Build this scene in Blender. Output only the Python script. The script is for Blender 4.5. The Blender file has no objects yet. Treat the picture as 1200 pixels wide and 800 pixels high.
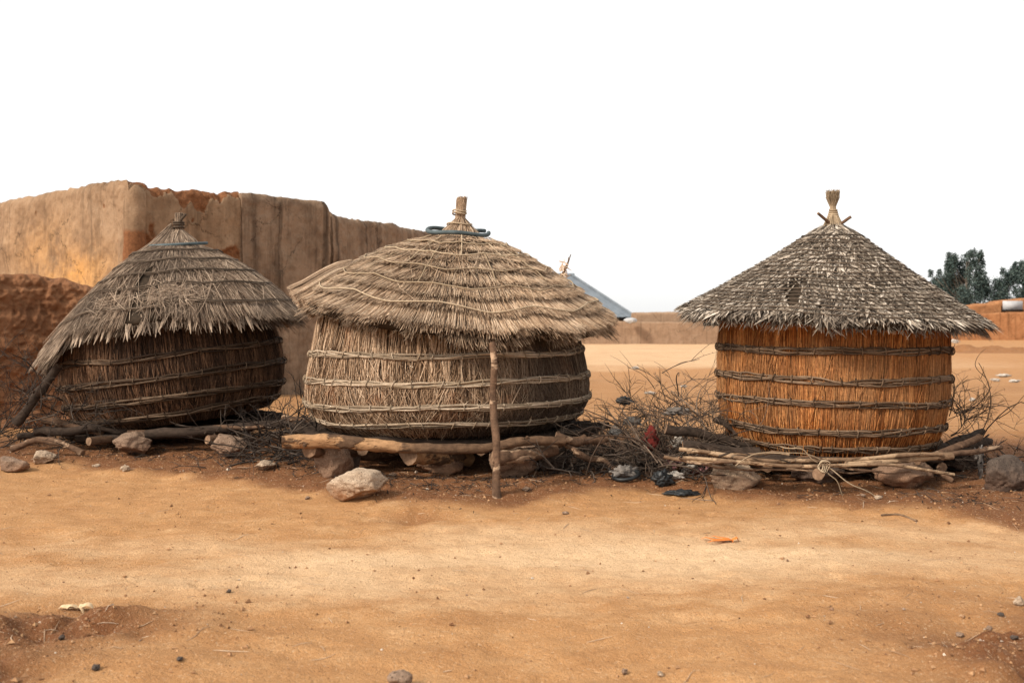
import bpy, math, random
import numpy as np
from mathutils import Vector, Matrix

random.seed(7)
RNG = np.random.default_rng(11)
scene = bpy.context.scene
COL = scene.collection
F, HOR, CZ = 1167.0, 370.0, 1.6          # focal length in photo pixels, horizon row, eye height
PI = math.pi


def U(a, b, n=None):
    return RNG.uniform(a, b, n)


def sstep(a, b, x):
    t = np.clip((np.asarray(x, float) - a) / (b - a), 0, 1)
    return t * t * (3 - 2 * t)


# ------------------------------------------------------------------ noise
def _h(ix, iy, iz, s):
    n = (ix * 374761393 + iy * 668265263 + iz * 1274126177 + s * 974634757) & 0xFFFFFFFF
    n = ((n ^ (n >> 13)) * 1274126177) & 0xFFFFFFFF
    n = (n ^ (n >> 16)) & 0xFFFFFF
    return n / float(0xFFFFFF)


def vn(p, s=0):
    """value noise in -1..1 of points (..., 3)"""
    p = np.asarray(p, float)
    i = np.floor(p).astype(np.int64)
    f = p - i
    f = f * f * f * (f * (f * 6 - 15) + 10)
    r = 0
    for dx in (0, 1):
        wx = f[..., 0] if dx else 1 - f[..., 0]
        for dy in (0, 1):
            wy = f[..., 1] if dy else 1 - f[..., 1]
            for dz in (0, 1):
                wz = f[..., 2] if dz else 1 - f[..., 2]
                r = r + wx * wy * wz * _h(i[..., 0] + dx, i[..., 1] + dy, i[..., 2] + dz, s)
    return r * 2 - 1


def fbm(p, s=0, o=4, g=0.5):
    p = np.asarray(p, float)
    r, a, k = 0, 1.0, 1.0
    for j in range(o):
        r = r + a * vn(p * k + 17.3 * j, s + j)
        a *= g
        k *= 2.03
    return r


def v2(x, y, z=0.0):
    x, y = np.broadcast_arrays(np.asarray(x, float), np.asarray(y, float))
    return np.stack([x, y, np.full_like(x, z)], -1)


# ------------------------------------------------------------------ ground shape
BX = [-7, -5.5, -4.6, -2.16, -1.14, -.56, .15, 1.27, 1.54, 2.43, 3.33, 3.84, 6]
BY = [10.9, 10.7, 10.4, 9.3, 8.3, 8.1, 8.5, 9.2, 8.95, 8.1, 7.75, 7.45, 7.1]


def g_rough(x, y):
    n = .55 + .6 * vn(v2(x * 1.7, y * 1.7), 91)
    a = np.exp(-((x + 2.45) / .75) ** 2 - ((y - 4.75) / .75) ** 2)
    b = .8 * np.exp(-((x - 2.35) / .6) ** 2 - ((y - 4.7) / .75) ** 2)
    return np.clip((a + b) * n * 1.9, 0, 1)


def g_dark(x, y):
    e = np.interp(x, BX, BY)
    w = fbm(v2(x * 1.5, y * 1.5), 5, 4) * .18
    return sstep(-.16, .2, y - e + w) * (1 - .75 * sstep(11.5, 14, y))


DENT = np.random.default_rng(404)
DX, DY = DENT.uniform(-3.2, 3.6, 130), DENT.uniform(4.4, 9.2, 130)
DA, DS = DENT.uniform(0, PI, 130), DENT.uniform(.35, 1.0, 130)


def dents(x, y):
    h = np.zeros(np.shape(x))
    for cx, cy, a, k in zip(DX, DY, DA, DS):
        u = ((x - cx) * math.cos(a) + (y - cy) * math.sin(a)) / (.13 * k)
        v = (-(x - cx) * math.sin(a) + (y - cy) * math.cos(a)) / (.055 * k)
        q = np.minimum(u * u + v * v, 30.)
        h = h + k * .028 * (q - .8) * np.exp(-q)
    return h


def gh(x, y):
    x = np.asarray(x, float)
    y = np.asarray(y, float)
    h = .035 * vn(v2(x / 1.9, y / 1.5), 1) + .012 * vn(v2(x / .55, y / .4), 2)
    near = 1 - sstep(12, 20, y)
    h = h + near * (.011 * vn(v2(x / .2, y / .13), 3) + .006 * vn(v2(x / .08, y / .07), 4))
    rg = g_rough(x, y)
    h = h + rg * (.075 * vn(v2(x / .3, y / .22), 6) + .034 * vn(v2(x / .11, y / .1), 7) + .012 * vn(v2(x / .05, y / .05), 8))
    e = np.interp(x, BX, BY)
    h = h + .06 * sstep(-.25, .35, y - e + .12 * vn(v2(x * 2, y * 2), 9)) * (1 - sstep(12, 15, y))
    dk = g_dark(x, y)
    h = h + near * dk * (.012 * vn(v2(x / .14, y / .12), 10) + .006 * vn(v2(x / .05, y / .05), 13))
    # broken little pit in front of the middle granary
    q = ((x + .74) / .27) ** 2 + ((y - 7.78) / .15) ** 2
    h = h - .055 * np.exp(-q) + .03 * np.exp(-((x + .78) / .3) ** 2 - ((y - 8.0) / .07) ** 2) * (1 + vn(v2(x / .07, y / .07), 12))
    if np.size(x) > 1:
        h = h + dents(x, y)
    # wheel worn path
    h = h - .02 * np.exp(-((y - 6.7 - .05 * x) / .7) ** 2)
    return h - .8 * sstep(16, 45, y)


def ghs(x, y):
    return float(gh(np.array([x]), np.array([y]))[0])


def P(px, py, d):
    return np.array([(px - 600) / F * d, d, CZ + (HOR - py) / F * d])


def G(px, py):
    d = CZ * F / max(py - HOR, 2)
    for _ in range(25):
        x = (px - 600) / F * d
        d = .5 * d + .5 * (CZ - ghs(x, d)) * F / max(py - HOR, 2)
    return (px - 600) / F * d, d


# ------------------------------------------------------------------ mesh collector
class MB:
    def __init__(s):
        s.v, s.q, s.t, s.n, s.a, s.b = [], [], [], 0, [], []
        s.qm, s.tm = [], []

    def add(s, v, q=None, t=None, rnd=0.5, ext=0.0, m=0):
        v = np.asarray(v, float).reshape(-1, 3)
        k = len(v)
        s.v.append(v)
        s.a.append(np.broadcast_to(np.asarray(rnd, float), (k,)))
        s.b.append(np.broadcast_to(np.asarray(ext, float), (k,)))
        if q is not None and len(q):
            q = np.asarray(q, np.int64) + s.n
            s.q.append(q)
            s.qm.append(np.full(len(q), m))
        if t is not None and len(t):
            t = np.asarray(t, np.int64) + s.n
            s.t.append(t)
            s.tm.append(np.full(len(t), m))
        s.n += k

    def xform(s, M):
        R = np.array(M.to_3x3())
        T = np.array(M.to_translation())
        s.v = [v @ R.T + T for v in s.v]

    def build(s, name, mats, parent=None, smooth=True, origin=None):
        V = np.concatenate(s.v)
        if origin == 'auto':
            lo, hi = V.min(0), V.max(0)
            origin = np.array([(lo[0] + hi[0]) / 2, (lo[1] + hi[1]) / 2, lo[2]])
        if origin is not None:
            V = V - np.asarray(origin, float)
        Q = np.concatenate(s.q) if s.q else np.zeros((0, 4), np.int64)
        T = np.concatenate(s.t) if s.t else np.zeros((0, 3), np.int64)
        M = np.concatenate(s.qm + s.tm)
        me = bpy.data.meshes.new(name)
        me.vertices.add(len(V))
        me.vertices.foreach_set('co', V.astype(np.float32).ravel())
        nl = Q.size + T.size
        me.loops.add(nl)
        me.loops.foreach_set('vertex_index', np.concatenate([Q.ravel(), T.ravel()]).astype(np.int32))
        npoly = len(Q) + len(T)
        me.polygons.add(npoly)
        ls = np.concatenate([np.arange(len(Q)) * 4, Q.size + np.arange(len(T)) * 3]).astype(np.int32)
        me.polygons.foreach_set('loop_start', ls)
        me.polygons.foreach_set('use_smooth', np.full(npoly, smooth, bool))
        me.polygons.foreach_set('material_index', M.astype(np.int32))
        me.update(calc_edges=True)
        for nm, arr in (('rnd', s.a), ('ext', s.b)):
            at = me.attributes.new(nm, 'FLOAT', 'POINT')
            at.data.foreach_set('value', np.concatenate(arr).astype(np.float32))
        for m in (mats if isinstance(mats, (list, tuple)) else [mats]):
            me.materials.append(m)
        o = bpy.data.objects.new(name, me)
        COL.objects.link(o)
        if origin is not None:
            o.location = Vector(origin)
        if parent is not None:
            o.parent = parent
        return o


def tag(o, label=None, cat=None, group=None, kind=None):
    if label: o['label'] = label
    if cat: o['category'] = cat
    if group: o['group'] = group
    if kind: o['kind'] = kind
    return o


def thing(name, loc, label, cat, group=None):
    o = bpy.data.objects.new(name, None)
    o.empty_display_size = .2
    COL.objects.link(o)
    o.location = Vector(loc)
    return tag(o, label, cat, group)


def grid_faces(nu, nv, wrap=False):
    """vertices laid out [u*nv+v]"""
    iu = np.arange(nu if wrap else nu - 1)
    iv = np.arange(nv - 1)
    a, b = np.meshgrid(iu, iv, indexing='ij')
    c = (a + 1) % nu
    return np.stack([a * nv + b, c * nv + b, c * nv + b + 1, a * nv + b + 1], -1).reshape(-1, 4)


def norm(a):
    return a / np.maximum(np.linalg.norm(a, axis=-1, keepdims=True), 1e-9)


def strands(mb, Pn, w, up, rnd, ext=0.0, h=0.7, taper=.45, m=0):
    """N strands of K points as little triangular prisms; w half width (N,)"""
    N, K, _ = Pn.shape
    tan = norm(np.gradient(Pn, axis=1))
    side = norm(np.cross(tan, np.broadcast_to(up, Pn.shape)))
    nn = norm(np.cross(side, tan))
    tp = np.ones(K)
    tp[0] = tp[-1] = taper
    ww = (np.asarray(w, float).reshape(N, 1) * tp)[..., None]
    V = np.stack([Pn - side * ww, Pn + nn * ww * h * 1.4, Pn + side * ww], 2)     # N K 3 3
    base = (np.arange(N) * K * 3)[:, None, None]
    k = np.arange(K - 1)[None, :, None]
    j = np.arange(3)[None, None, :]
    j2 = (j + 1) % 3
    q = np.stack([base + k * 3 + j, base + k * 3 + j2, base + (k + 1) * 3 + j2, base + (k + 1) * 3 + j], -1).reshape(-1, 4)
    r = np.repeat(np.asarray(rnd, float), K * 3)
    e = ext
    if np.ndim(ext) == 1:
        e = np.repeat(ext, K * 3)
    elif np.ndim(ext) == 2:
        e = np.repeat(np.asarray(ext).ravel(), 3)
    mb.add(V, q, rnd=r, ext=e, m=m)


def leaves(mb, Pn, w, up, rnd, ext=0.0, fold=.35):
    """N folded ribbons (dry leaf blades), open V section"""
    N, K, _ = Pn.shape
    tan = norm(np.gradient(Pn, axis=1))
    side = norm(np.cross(tan, np.broadcast_to(up, Pn.shape)))
    nn = norm(np.cross(side, tan))
    s = np.linspace(0, 1, K)
    tp = np.clip(np.sin(PI * (.18 + .78 * s)), .06, 1)
    ww = (np.asarray(w, float).reshape(N, 1) * tp)[..., None]
    V = np.stack([Pn - side * ww, Pn + nn * ww * fold, Pn + side * ww], 2)
    base = (np.arange(N) * K * 3)[:, None, None]
    k = np.arange(K - 1)[None, :, None]
    j = np.arange(2)[None, None, :]
    q = np.stack([base + k * 3 + j, base + k * 3 + j + 1, base + (k + 1) * 3 + j + 1, base + (k + 1) * 3 + j], -1).reshape(-1, 4)
    e = np.repeat(ext, K * 3) if np.ndim(ext) == 1 else ext
    mb.add(V, q, rnd=np.repeat(np.asarray(rnd, float), K * 3), ext=e)


def tube(mb, pts, rad, sides=6, rnd=.5, ext=0., cap=True, m=0, mcap=None, rough=0., closed=False, seed=0):
    pts = np.asarray(pts, float)
    K = len(pts)
    rad = np.broadcast_to(np.asarray(rad, float), (K,))
    if closed:
        tan = norm(np.roll(pts, -1, 0) - np.roll(pts, 1, 0))
    else:
        tan = norm(np.gradient(pts, axis=0))
    ref = np.array([0, 0, 1.]) if abs(tan[:, 2]).mean() < .8 else np.array([1., 0, 0])
    a = norm(np.cross(tan, ref))
    b = np.cross(a, tan)
    an = np.arange(sides) * 2 * PI / sides
    ring = a[:, None] * np.cos(an)[None, :, None] + b[:, None] * np.sin(an)[None, :, None]
    rr = rad[:, None, None]
    if rough:
        q = pts[:, None] / max(rad.max() * 1.3, 1e-4) + ring * 1.2 + seed * 3.1
        rr = rr * (1 + rough * vn(q, 31 + seed)[..., None] + rough * .5 * vn(q * 2.7, 32)[..., None])
    V = pts[:, None] + ring * rr
    f = np.arange(K if closed else K - 1)[:, None]
    j = np.arange(sides)[None]
    j2 = (j + 1) % sides
    f2 = (f + 1) % K
    q = np.stack([f * sides + j, f * sides + j2, f2 * sides + j2, f2 * sides + j], -1).reshape(-1, 4)
    mb.add(V, q, rnd=rnd, ext=ext, m=m)
    if cap and not closed:
        for e, sg in ((0, -1), (K - 1, 1)):
            c = pts[e] + tan[e] * sg * rad[e] * .12
            vv = np.concatenate([V[e], c[None]])
            t = np.stack([np.arange(sides), (np.arange(sides) + 1) % sides, np.full(sides, sides)], -1)
            mb.add(vv, t=t if sg > 0 else t[:, ::-1], rnd=rnd, ext=ext if np.ndim(ext) == 0 else 1., m=m if mcap is None else mcap)


# ------------------------------------------------------------------ materials
def new_mat(name):
    m = bpy.data.materials.new(name)
    m.use_nodes = True
    nt = m.node_tree
    b = nt.nodes['Principled BSDF']
    b.inputs['Roughness'].default_value = .9
    b.inputs['Specular IOR Level'].default_value = .15
    return m, nt, b


class NT:
    def __init__(s, nt):
        s.nt = nt

    def n(s, typ, **kw):
        x = s.nt.nodes.new(typ)
        for k, v in kw.items():
            if k in x.inputs:
                x.inputs[k].default_value = v
            else:
                setattr(x, k, v)
        return x

    def l(s, a, b):
        s.nt.links.new(a, b)

    def attr(s, name):
        return s.n('ShaderNodeAttribute', attribute_name=name).outputs['Fac']

    def pos(s):
        return s.n('ShaderNodeNewGeometry').outputs['Position']

    def noise(s, vec, scale, detail=4, rough=.6, stretch=None):
        if stretch:
            mp = s.n('ShaderNodeMapping')
            mp.inputs['Scale'].default_value = stretch
            s.l(vec, mp.inputs['Vector'])
            vec = mp.outputs[0]
        x = s.n('ShaderNodeTexNoise', Scale=scale, Detail=detail, Roughness=rough)
        s.l(vec, x.inputs['Vector'])
        return x.outputs['Fac']

    def ramp(s, fac, stops):
        r = s.n('ShaderNodeValToRGB')
        e = r.color_ramp.elements
        while len(e) < len(stops):
            e.new(.5)
        for i, (p, c) in enumerate(stops):
            e[i].position = p
            e[i].color = (*c, 1) if len(c) == 3 else c
        s.l(fac, r.inputs[0])
        return r.outputs[0]

    def mix(s, fac, a, b, typ='MIX'):
        m = s.n('ShaderNodeMix', data_type='RGBA', blend_type=typ)
        for sock, val in ((m.inputs[0], fac), (m.inputs[6], a), (m.inputs[7], b)):
            if hasattr(val, 'links'):
                s.l(val, sock)
            elif isinstance(val, (int, float)):
                sock.default_value = val
            else:
                sock.default_value = (*val, 1)
        return m.outputs[2]

    def mr(s, v, a, b, c=0., d=1.):
        m = s.n('ShaderNodeMapRange')
        s.l(v, m.inputs[0])
        for i, x in enumerate((a, b, c, d)):
            m.inputs[1 + i].default_value = x
        return m.outputs[0]

    def math(s, op, a, b):
        m = s.n('ShaderNodeMath', operation=op)
        for i, x in enumerate((a, b)):
            if hasattr(x, 'links'):
                s.l(x, m.inputs[i])
            else:
                m.inputs[i].default_value = x
        return m.outputs[0]

    def bump(s, h, strength, dist, b):
        x = s.n('ShaderNodeBump', Strength=strength, Distance=dist)
        s.l(h, x.inputs['Height'])
        s.l(x.outputs[0], b.inputs['Normal'])


def mat_straw(name, stops, ext_col=None, patch=None, patch_scale=1.3, patch_rng=(.45, .7), translucent=0):
    """stops: colours over the random value of each stalk; ext_col: colour mixed in by the 'ext' weathering attribute"""
    m, nt, b = new_mat(name)
    k = NT(nt)
    c = k.ramp(k.attr('rnd'), stops)
    p = k.pos()
    if patch is not None:
        f = k.mr(k.noise(p, patch_scale, 5, .65), *patch_rng)
        c = k.mix(k.math('MULTIPLY', f, .8), c, patch)
    if ext_col is not None:
        c = k.mix(k.attr('ext'), c, ext_col)
    f = k.mr(k.noise(p, 38, 3, .7), .25, .75, .62, 1.25)
    c = k.mix(1., c, k.n('ShaderNodeCombineColor').outputs[0], 'MULTIPLY') if False else c
    vm = k.n('ShaderNodeVectorMath', operation='SCALE')
    k.l(c, vm.inputs[0])
    k.l(f, vm.inputs['Scale'])
    k.l(vm.outputs[0], b.inputs['Base Color'])
    return m


def mat_plain(name, c0, c1, scale=8, rough=.9, bump=.3, bd=.01, spec=.15, stretch=None):
    m, nt, b = new_mat(name)
    k = NT(nt)
    f = k.noise(k.pos(), scale, 5, .65, stretch)
    k.l(k.ramp(f, [(.3, c0), (.7, c1)]), b.inputs['Base Color'])
    b.inputs['Roughness'].default_value = rough
    b.inputs['Specular IOR Level'].default_value = spec
    k.bump(f, bump, bd, b)
    return m


M = {}
# middle thatch: pale tan
M['thatch_tan'] = mat_straw('tan_thatch', [(0, (.085, .048, .028)), (.22, (.25, .16, .098)), (.6, (.44, .298, .19)), (1, (.66, .50, .355))],
                            ext_col=(.16, .12, .085), patch=(.24, .19, .145), patch_scale=1.1, patch_rng=(.5, .8))
M['thatch_grey'] = mat_straw('grey_thatch', [(0, (.045, .028, .019)), (.22, (.15, .102, .07)), (.62, (.285, .205, .145)), (1, (.54, .415, .305))],
                             ext_col=(.09, .064, .046), patch=(.15, .112, .085), patch_scale=1.4, patch_rng=(.42, .68))
M['leaf_thatch'] = mat_straw('dry_leaf_thatch', [(0, (.05, .035, .025)), (.2, (.17, .13, .095)), (.6, (.345, .28, .215)), (1, (.64, .55, .455))],
                             ext_col=(.035, .026, .02), patch=(.20, .16, .125), patch_scale=2.6, patch_rng=(.48, .7))
M['under'] = mat_plain('dark_thatch_core', (.02, .014, .009), (.05, .034, .022), 20)
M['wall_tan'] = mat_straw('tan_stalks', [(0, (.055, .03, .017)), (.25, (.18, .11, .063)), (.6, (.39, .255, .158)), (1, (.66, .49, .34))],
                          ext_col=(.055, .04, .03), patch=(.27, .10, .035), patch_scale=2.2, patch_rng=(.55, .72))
M['wall_brown'] = mat_straw('brown_stalks', [(0, (.018, .010, .006)), (.3, (.07, .037, .021)), (.7, (.17, .09, .05)), (1, (.33, .19, .11))],
                            ext_col=(.022, .015, .012), patch=(.05, .03, .02), patch_scale=1.7)
M['wall_orange'] = mat_straw('orange_stalks', [(0, (.05, .014, .004)), (.26, (.21, .062, .014)), (.64, (.43, .145, .034)), (1, (.68, .32, .11))],
                             ext_col=(.34, .18, .082), patch=(.16, .06, .022), patch_scale=2.4, patch_rng=(.5, .75))
M['core'] = mat_plain('dark_stalk_core', (.03, .015, .008), (.07, .035, .016), 30)
M['hoop_pale'] = mat_straw('pale_withies', [(0, (.16, .11, .07)), (.5, (.36, .27, .18)), (1, (.56, .44, .32))], ext_col=(.10, .075, .055))
M['hoop_dark'] = mat_straw('dark_withies', [(0, (.03, .018, .011)), (.5, (.095, .057, .034)), (1, (.21, .14, .09))], ext_col=(.25, .19, .14))
M['hoop_old'] = mat_straw('old_withies', [(0, (.018, .011, .008)), (.6, (.06, .037, .023)), (1, (.17, .115, .075))], ext_col=(.25, .19, .13))
M['rope'] = mat_straw('plant_rope', [(0, (.22, .155, .095)), (1, (.44, .34, .23))], ext_col=(.12, .09, .06))
M['rope_dark'] = mat_straw('dark_rope', [(0, (.05, .036, .025)), (1, (.13, .095, .068))])
M['hose'] = mat_plain('dark_hose', (.045, .06, .064), (.10, .125, .13), 6, .7)
M['twig'] = mat_straw('dry_twigs', [(0, (.035, .024, .018)), (.5, (.09, .062, .045)), (1, (.20, .145, .105))])
M['twig_dark'] = mat_straw('dark_twigs', [(0, (.014, .011, .010)), (.5, (.038, .028, .022)), (1, (.10, .075, .058))])


def mat_bark(name, bark0, bark1, peel, amount):
    # ext = how far this stretch of the log has lost its bark
    m, nt, b = new_mat(name)
    k = NT(nt)
    p = k.pos()
    f = k.noise(p, 14, 6, .7)
    c = k.ramp(f, [(.3, bark0), (.72, bark1)])
    g = k.mr(k.noise(p, 3.4, 4, .6, (1, 1, 2.2)), amount, amount + .05)
    g = k.math('MULTIPLY', g, k.attr('ext'))
    c = k.mix(g, c, k.ramp(f, [(.3, tuple(x * .6 for x in peel)), (.7, peel)]))
    k.l(c, b.inputs['Base Color'])
    fib = k.noise(p, 30, 4, .7, (.25, 1, 1))
    c = k.mix(k.mr(fib, .52, .72, 0, .6), c, tuple(x * .5 for x in bark0))
    k.l(c, b.inputs['Base Color'])
    k.bump(k.math('ADD', k.math('SUBTRACT', f, g), fib), .8, .012, b)
    return m


M['log'] = mat_bark('brown_bark', (.055, .031, .019), (.175, .102, .062), (.42, .28, .18), .565)
M['log_pale'] = mat_bark('peeled_log', (.06, .034, .02), (.16, .095, .056), (.44, .25, .125), .44)
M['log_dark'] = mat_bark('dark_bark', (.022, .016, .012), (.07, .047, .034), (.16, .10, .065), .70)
M['stick_pale'] = mat_bark('pale_stick', (.10, .06, .035), (.25, .16, .098), (.42, .285, .175), .50)
M['cut'] = mat_plain('cut_wood', (.13, .075, .045), (.27, .17, .105), 30)


def mat_stone(name, a, b_, soil):
    m, nt, b = new_mat(name)
    k = NT(nt)
    p = k.pos()
    f = k.noise(p, 7, 6, .7)
    c = k.ramp(f, [(.3, a), (.7, b_)])
    sp = k.noise(p, 90, 2, .5)
    c = k.mix(k.mr(sp, .6, .68), c, tuple(x * .35 for x in a))
    c = k.mix(k.mr(sp, .36, .28), c, tuple(min(x * 1.5, .8) for x in b_))
    c = k.mix(k.math('MULTIPLY', k.attr('ext'), k.mr(f, .25, .6)), c, soil)
    k.l(c, b.inputs['Base Color'])
    k.bump(k.math('ADD', f, k.math('MULTIPLY', sp, .3)), .7, .02, b)
    return m


M['stone'] = mat_stone('tan_granite', (.13, .082, .054), (.27, .185, .13), (.20, .085, .036))
M['stone_white'] = mat_stone('pale_granite', (.21, .145, .095), (.45, .345, .25), (.23, .105, .045))
M['stone_dark'] = mat_stone('dark_granite', (.045, .034, .028), (.11, .082, .064), (.11, .05, .026))
M['pebble'] = mat_straw('gravel', [(0, (.12, .055, .026)), (.45, (.33, .18, .09)), (.85, (.42, .25, .13)), (.93, (.19, .10, .055)), (1, (.60, .52, .42))])


def mat_ground():
    m, nt, b = new_mat('sandy_soil')
    k = NT(nt)
    p = k.pos()
    big = k.noise(p, .55, 5, .6)
    med = k.noise(p, 2.3, 6, .68, (1, 1.6, 1))
    fin = k.noise(p, 26, 5, .75)
    grain = k.noise(p, 140, 2, .6)
    base = k.ramp(med, [(.28, (.40, .192, .074)), (.52, (.50, .262, .11)), (.75, (.58, .335, .158))])
    pale = k.mr(k.math('ADD', k.attr('ext'), k.math('MULTIPLY', med, .9)), .55, 1.3)
    base = k.mix(pale, base, (.73, .495, .29))
    base = k.mix(k.mr(big, .35, .65, 0, .28), base, (.40, .20, .078))
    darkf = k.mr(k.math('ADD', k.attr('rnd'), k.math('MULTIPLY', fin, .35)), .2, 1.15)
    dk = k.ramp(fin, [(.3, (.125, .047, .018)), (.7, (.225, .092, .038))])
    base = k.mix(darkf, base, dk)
    # grains
    base = k.mix(k.mr(grain, .60, .72, 0, .55), base, (.20, .095, .04))
    base = k.mix(k.mr(grain, .36, .26, 0, .5), base, (.66, .47, .30))
    k.l(base, b.inputs['Base Color'])
    spk = k.noise(p, 55, 3, .7)
    base = k.mix(k.mr(spk, .56, .72, 0, .55), base, (.24, .115, .048))
    base = k.mix(k.mr(spk, .42, .28, 0, .6), base, (.70, .51, .33))
    base = k.mix(k.mr(k.noise(p, 9, 5, .75, (1, 1.8, 1)), .5, .75, 0, .5), base, (.29, .145, .06))
    h = k.math('ADD', k.math('MULTIPLY', fin, 1.0), k.math('ADD', k.math('MULTIPLY', grain, .4), k.math('MULTIPLY', spk, .5)))
    k.l(base, b.inputs['Base Color'])
    k.bump(h, .9, .03, b)
    return m


M['ground'] = mat_ground()


def mat_mud(name, c0, c1, c2, exposed, yellow=None, streak=.6, bump=.02):
    """rnd = how broken away the render is there, ext = ochre wash"""
    m, nt, b = new_mat(name)
    k = NT(nt)
    tc = k.n('ShaderNodeTexCoord').outputs['Object']
    f = k.noise(tc, 1.3, 7, .68)
    fine = k.noise(tc, 22, 5, .7)
    st = k.noise(tc, 2.2, 7, .72, (1.6, 1.6, .13))
    c = k.ramp(f, [(.3, c0), (.52, c1), (.75, c2)])
    if yellow is not None:
        c = k.mix(k.math('MULTIPLY', k.attr('ext'), k.mr(f, .36, .56, .1, 1)), c, yellow)
    c = k.mix(k.mr(st, .50, .74, 0, streak), c, tuple(x * .32 for x in c0))
    st2 = k.noise(tc, 1.0, 5, .6, (2.6, 2.6, .05))
    c = k.mix(k.mr(st2, .57, .68, 0, streak * .9), c, tuple(x * .28 for x in c0))
    c = k.mix(k.mr(fine, .58, .74, 0, .55), c, tuple(x * .55 for x in c0))
    vo = k.n('ShaderNodeTexVoronoi', feature='DISTANCE_TO_EDGE', Scale=.62)
    wp = k.n('ShaderNodeTexNoise', Scale=1.6, Detail=6, Roughness=.7)
    k.l(tc, wp.inputs['Vector'])
    va = k.n('ShaderNodeVectorMath', operation='ADD')
    k.l(tc, va.inputs[0])
    k.l(wp.outputs['Color'], va.inputs[1])
    k.l(va.outputs[0], vo.inputs['Vector'])
    crack = k.math('MULTIPLY', k.mr(vo.outputs['Distance'], .012, .003), k.mr(k.noise(tc, .9, 3, .5), .48, .56))
    c = k.mix(k.math('MULTIPLY', crack, .75), c, tuple(x * .3 for x in c0))
    blot = k.noise(tc, 5.5, 6, .72)
    c = k.mix(k.mr(blot, .52, .72, 0, .5), c, tuple(x * .62 for x in c0))
    c = k.mix(k.mr(blot, .40, .26, 0, .45), c, tuple(min(x * 1.3, .8) for x in c2))
    e = k.mr(k.math('ADD', k.attr('rnd'), k.math('MULTIPLY', fine, .3)), .55, .75)
    ex = k.ramp(fine, [(.3, tuple(x * .45 for x in exposed)), (.7, exposed)])
    c = k.mix(e, c, ex)
    k.l(c, b.inputs['Base Color'])
    k.bump(k.math('ADD', fine, k.math('MULTIPLY', f, .5)), .7, bump, b)
    return m


M['mud'] = mat_mud('mud_render', (.17, .10, .056), (.285, .182, .108), (.35, .24, .152), (.25, .105, .045), (.56, .28, .08), .6)
M['mud_grey'] = mat_mud('weathered_mud_render', (.13, .08, .05), (.245, .163, .105), (.30, .207, .138), (.27, .115, .05), None, .95)
M['mud_red'] = mat_mud('red_mud', (.13, .055, .026), (.27, .125, .06), (.37, .19, .098), (.10, .04, .02), None, .3, .09)
M['mud_tan'] = mat_mud('tan_mud_render', (.24, .152, .095), (.30, .195, .125), (.33, .225, .15), (.30, .16, .08), None, .35)
M['mud_orange'] = mat_mud('orange_mud_render', (.25, .108, .045), (.33, .15, .065), (.37, .185, .085), (.18, .075, .03), None, .6)
M['tin'] = mat_plain('grey_roof_sheet', (.10, .12, .14), (.17, .195, .22), .8, .6, .1, .01, .4)
M['white'] = mat_plain('white_sheet', (.36, .36, .365), (.50, .50, .50), 1.5)
M['black'] = mat_plain('black_plastic', (.007, .008, .0085), (.022, .024, .025), 12, .5, .4, .01, .4)
M['ragwhite'] = mat_plain('dirty_white_plastic', (.30, .26, .215), (.56, .51, .45), 14, .6, .4)
M['ragred'] = mat_plain('red_cloth', (.085, .012, .010), (.16, .026, .02), 14)
M['ragpink'] = mat_plain('faded_pink_cloth', (.40, .16, .16), (.58, .33, .31), 14)
M['raggrey'] = mat_plain('grey_cloth', (.09, .08, .072), (.24, .21, .185), 14)
M['leaf_or'] = mat_plain('orange_leaf', (.45, .11, .02), (.66, .22, .05), 40)
M['leaf_pale'] = mat_plain('pale_dry_leaf', (.45, .30, .16), (.66, .50, .32), 40)
M['foliage'] = mat_straw('tree_leaves', [(0, (.026, .042, .040)), (.5, (.055, .080, .072)), (1, (.105, .135, .115))])  # distance haze is lightened into the leaf colours
M['trunk'] = mat_plain('tree_bark', (.10, .08, .06), (.2, .16, .13), 3)
M['wall_int'] = mat_plain('dark_opening', (.01, .01, .01), (.02, .018, .015), 3)

# ------------------------------------------------------------------ setting: ground
xs = np.concatenate([-6.6 - np.geomspace(.06, 500, 46)[::-1], np.arange(-6.6, 6.601, .034), 6.6 + np.geomspace(.06, 500, 46)])
ys = np.concatenate([2.9 - np.geomspace(.06, 60, 20)[::-1], np.arange(2.9, 13.0, .03), 13.0 + np.geomspace(.05, 900, 100)])
X, Y = np.meshgrid(xs, ys, indexing='ij')
Z = gh(X, Y)
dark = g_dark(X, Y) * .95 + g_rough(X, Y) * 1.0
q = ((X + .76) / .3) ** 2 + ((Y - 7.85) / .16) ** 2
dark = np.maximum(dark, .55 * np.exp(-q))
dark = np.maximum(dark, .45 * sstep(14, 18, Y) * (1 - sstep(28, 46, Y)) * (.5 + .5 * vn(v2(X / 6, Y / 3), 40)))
pale = .95 * np.exp(-((Y - 6.6 - .07 * X) / .9) ** 2) * np.exp(-((X - .4) / 4.2) ** 2) * (.75 + .5 * vn(v2(X / 1.2, Y / .35), 41))
pale = np.maximum(pale, 1.15 * sstep(43, 49, Y + 2 * vn(v2(X / 4, Y / 4), 42)) * (1 - sstep(10, 30, X)))
g = MB()
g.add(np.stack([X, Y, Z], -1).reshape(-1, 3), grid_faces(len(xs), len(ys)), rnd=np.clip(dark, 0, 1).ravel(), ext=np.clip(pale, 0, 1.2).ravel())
tag(g.build('ground', M['ground']), kind='structure')

# loose grit and straw bits: nobody could count them
ICO_V = np.array([(0, 0, 1), (.9, 0, .1), (-.3, .85, 0), (-.4, -.8, .1), (.3, .2, -.8)])
ICO_T = np.array([(0, 1, 2), (0, 2, 3), (0, 3, 1), (4, 2, 1), (4, 3, 2), (4, 1, 3)])


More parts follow.
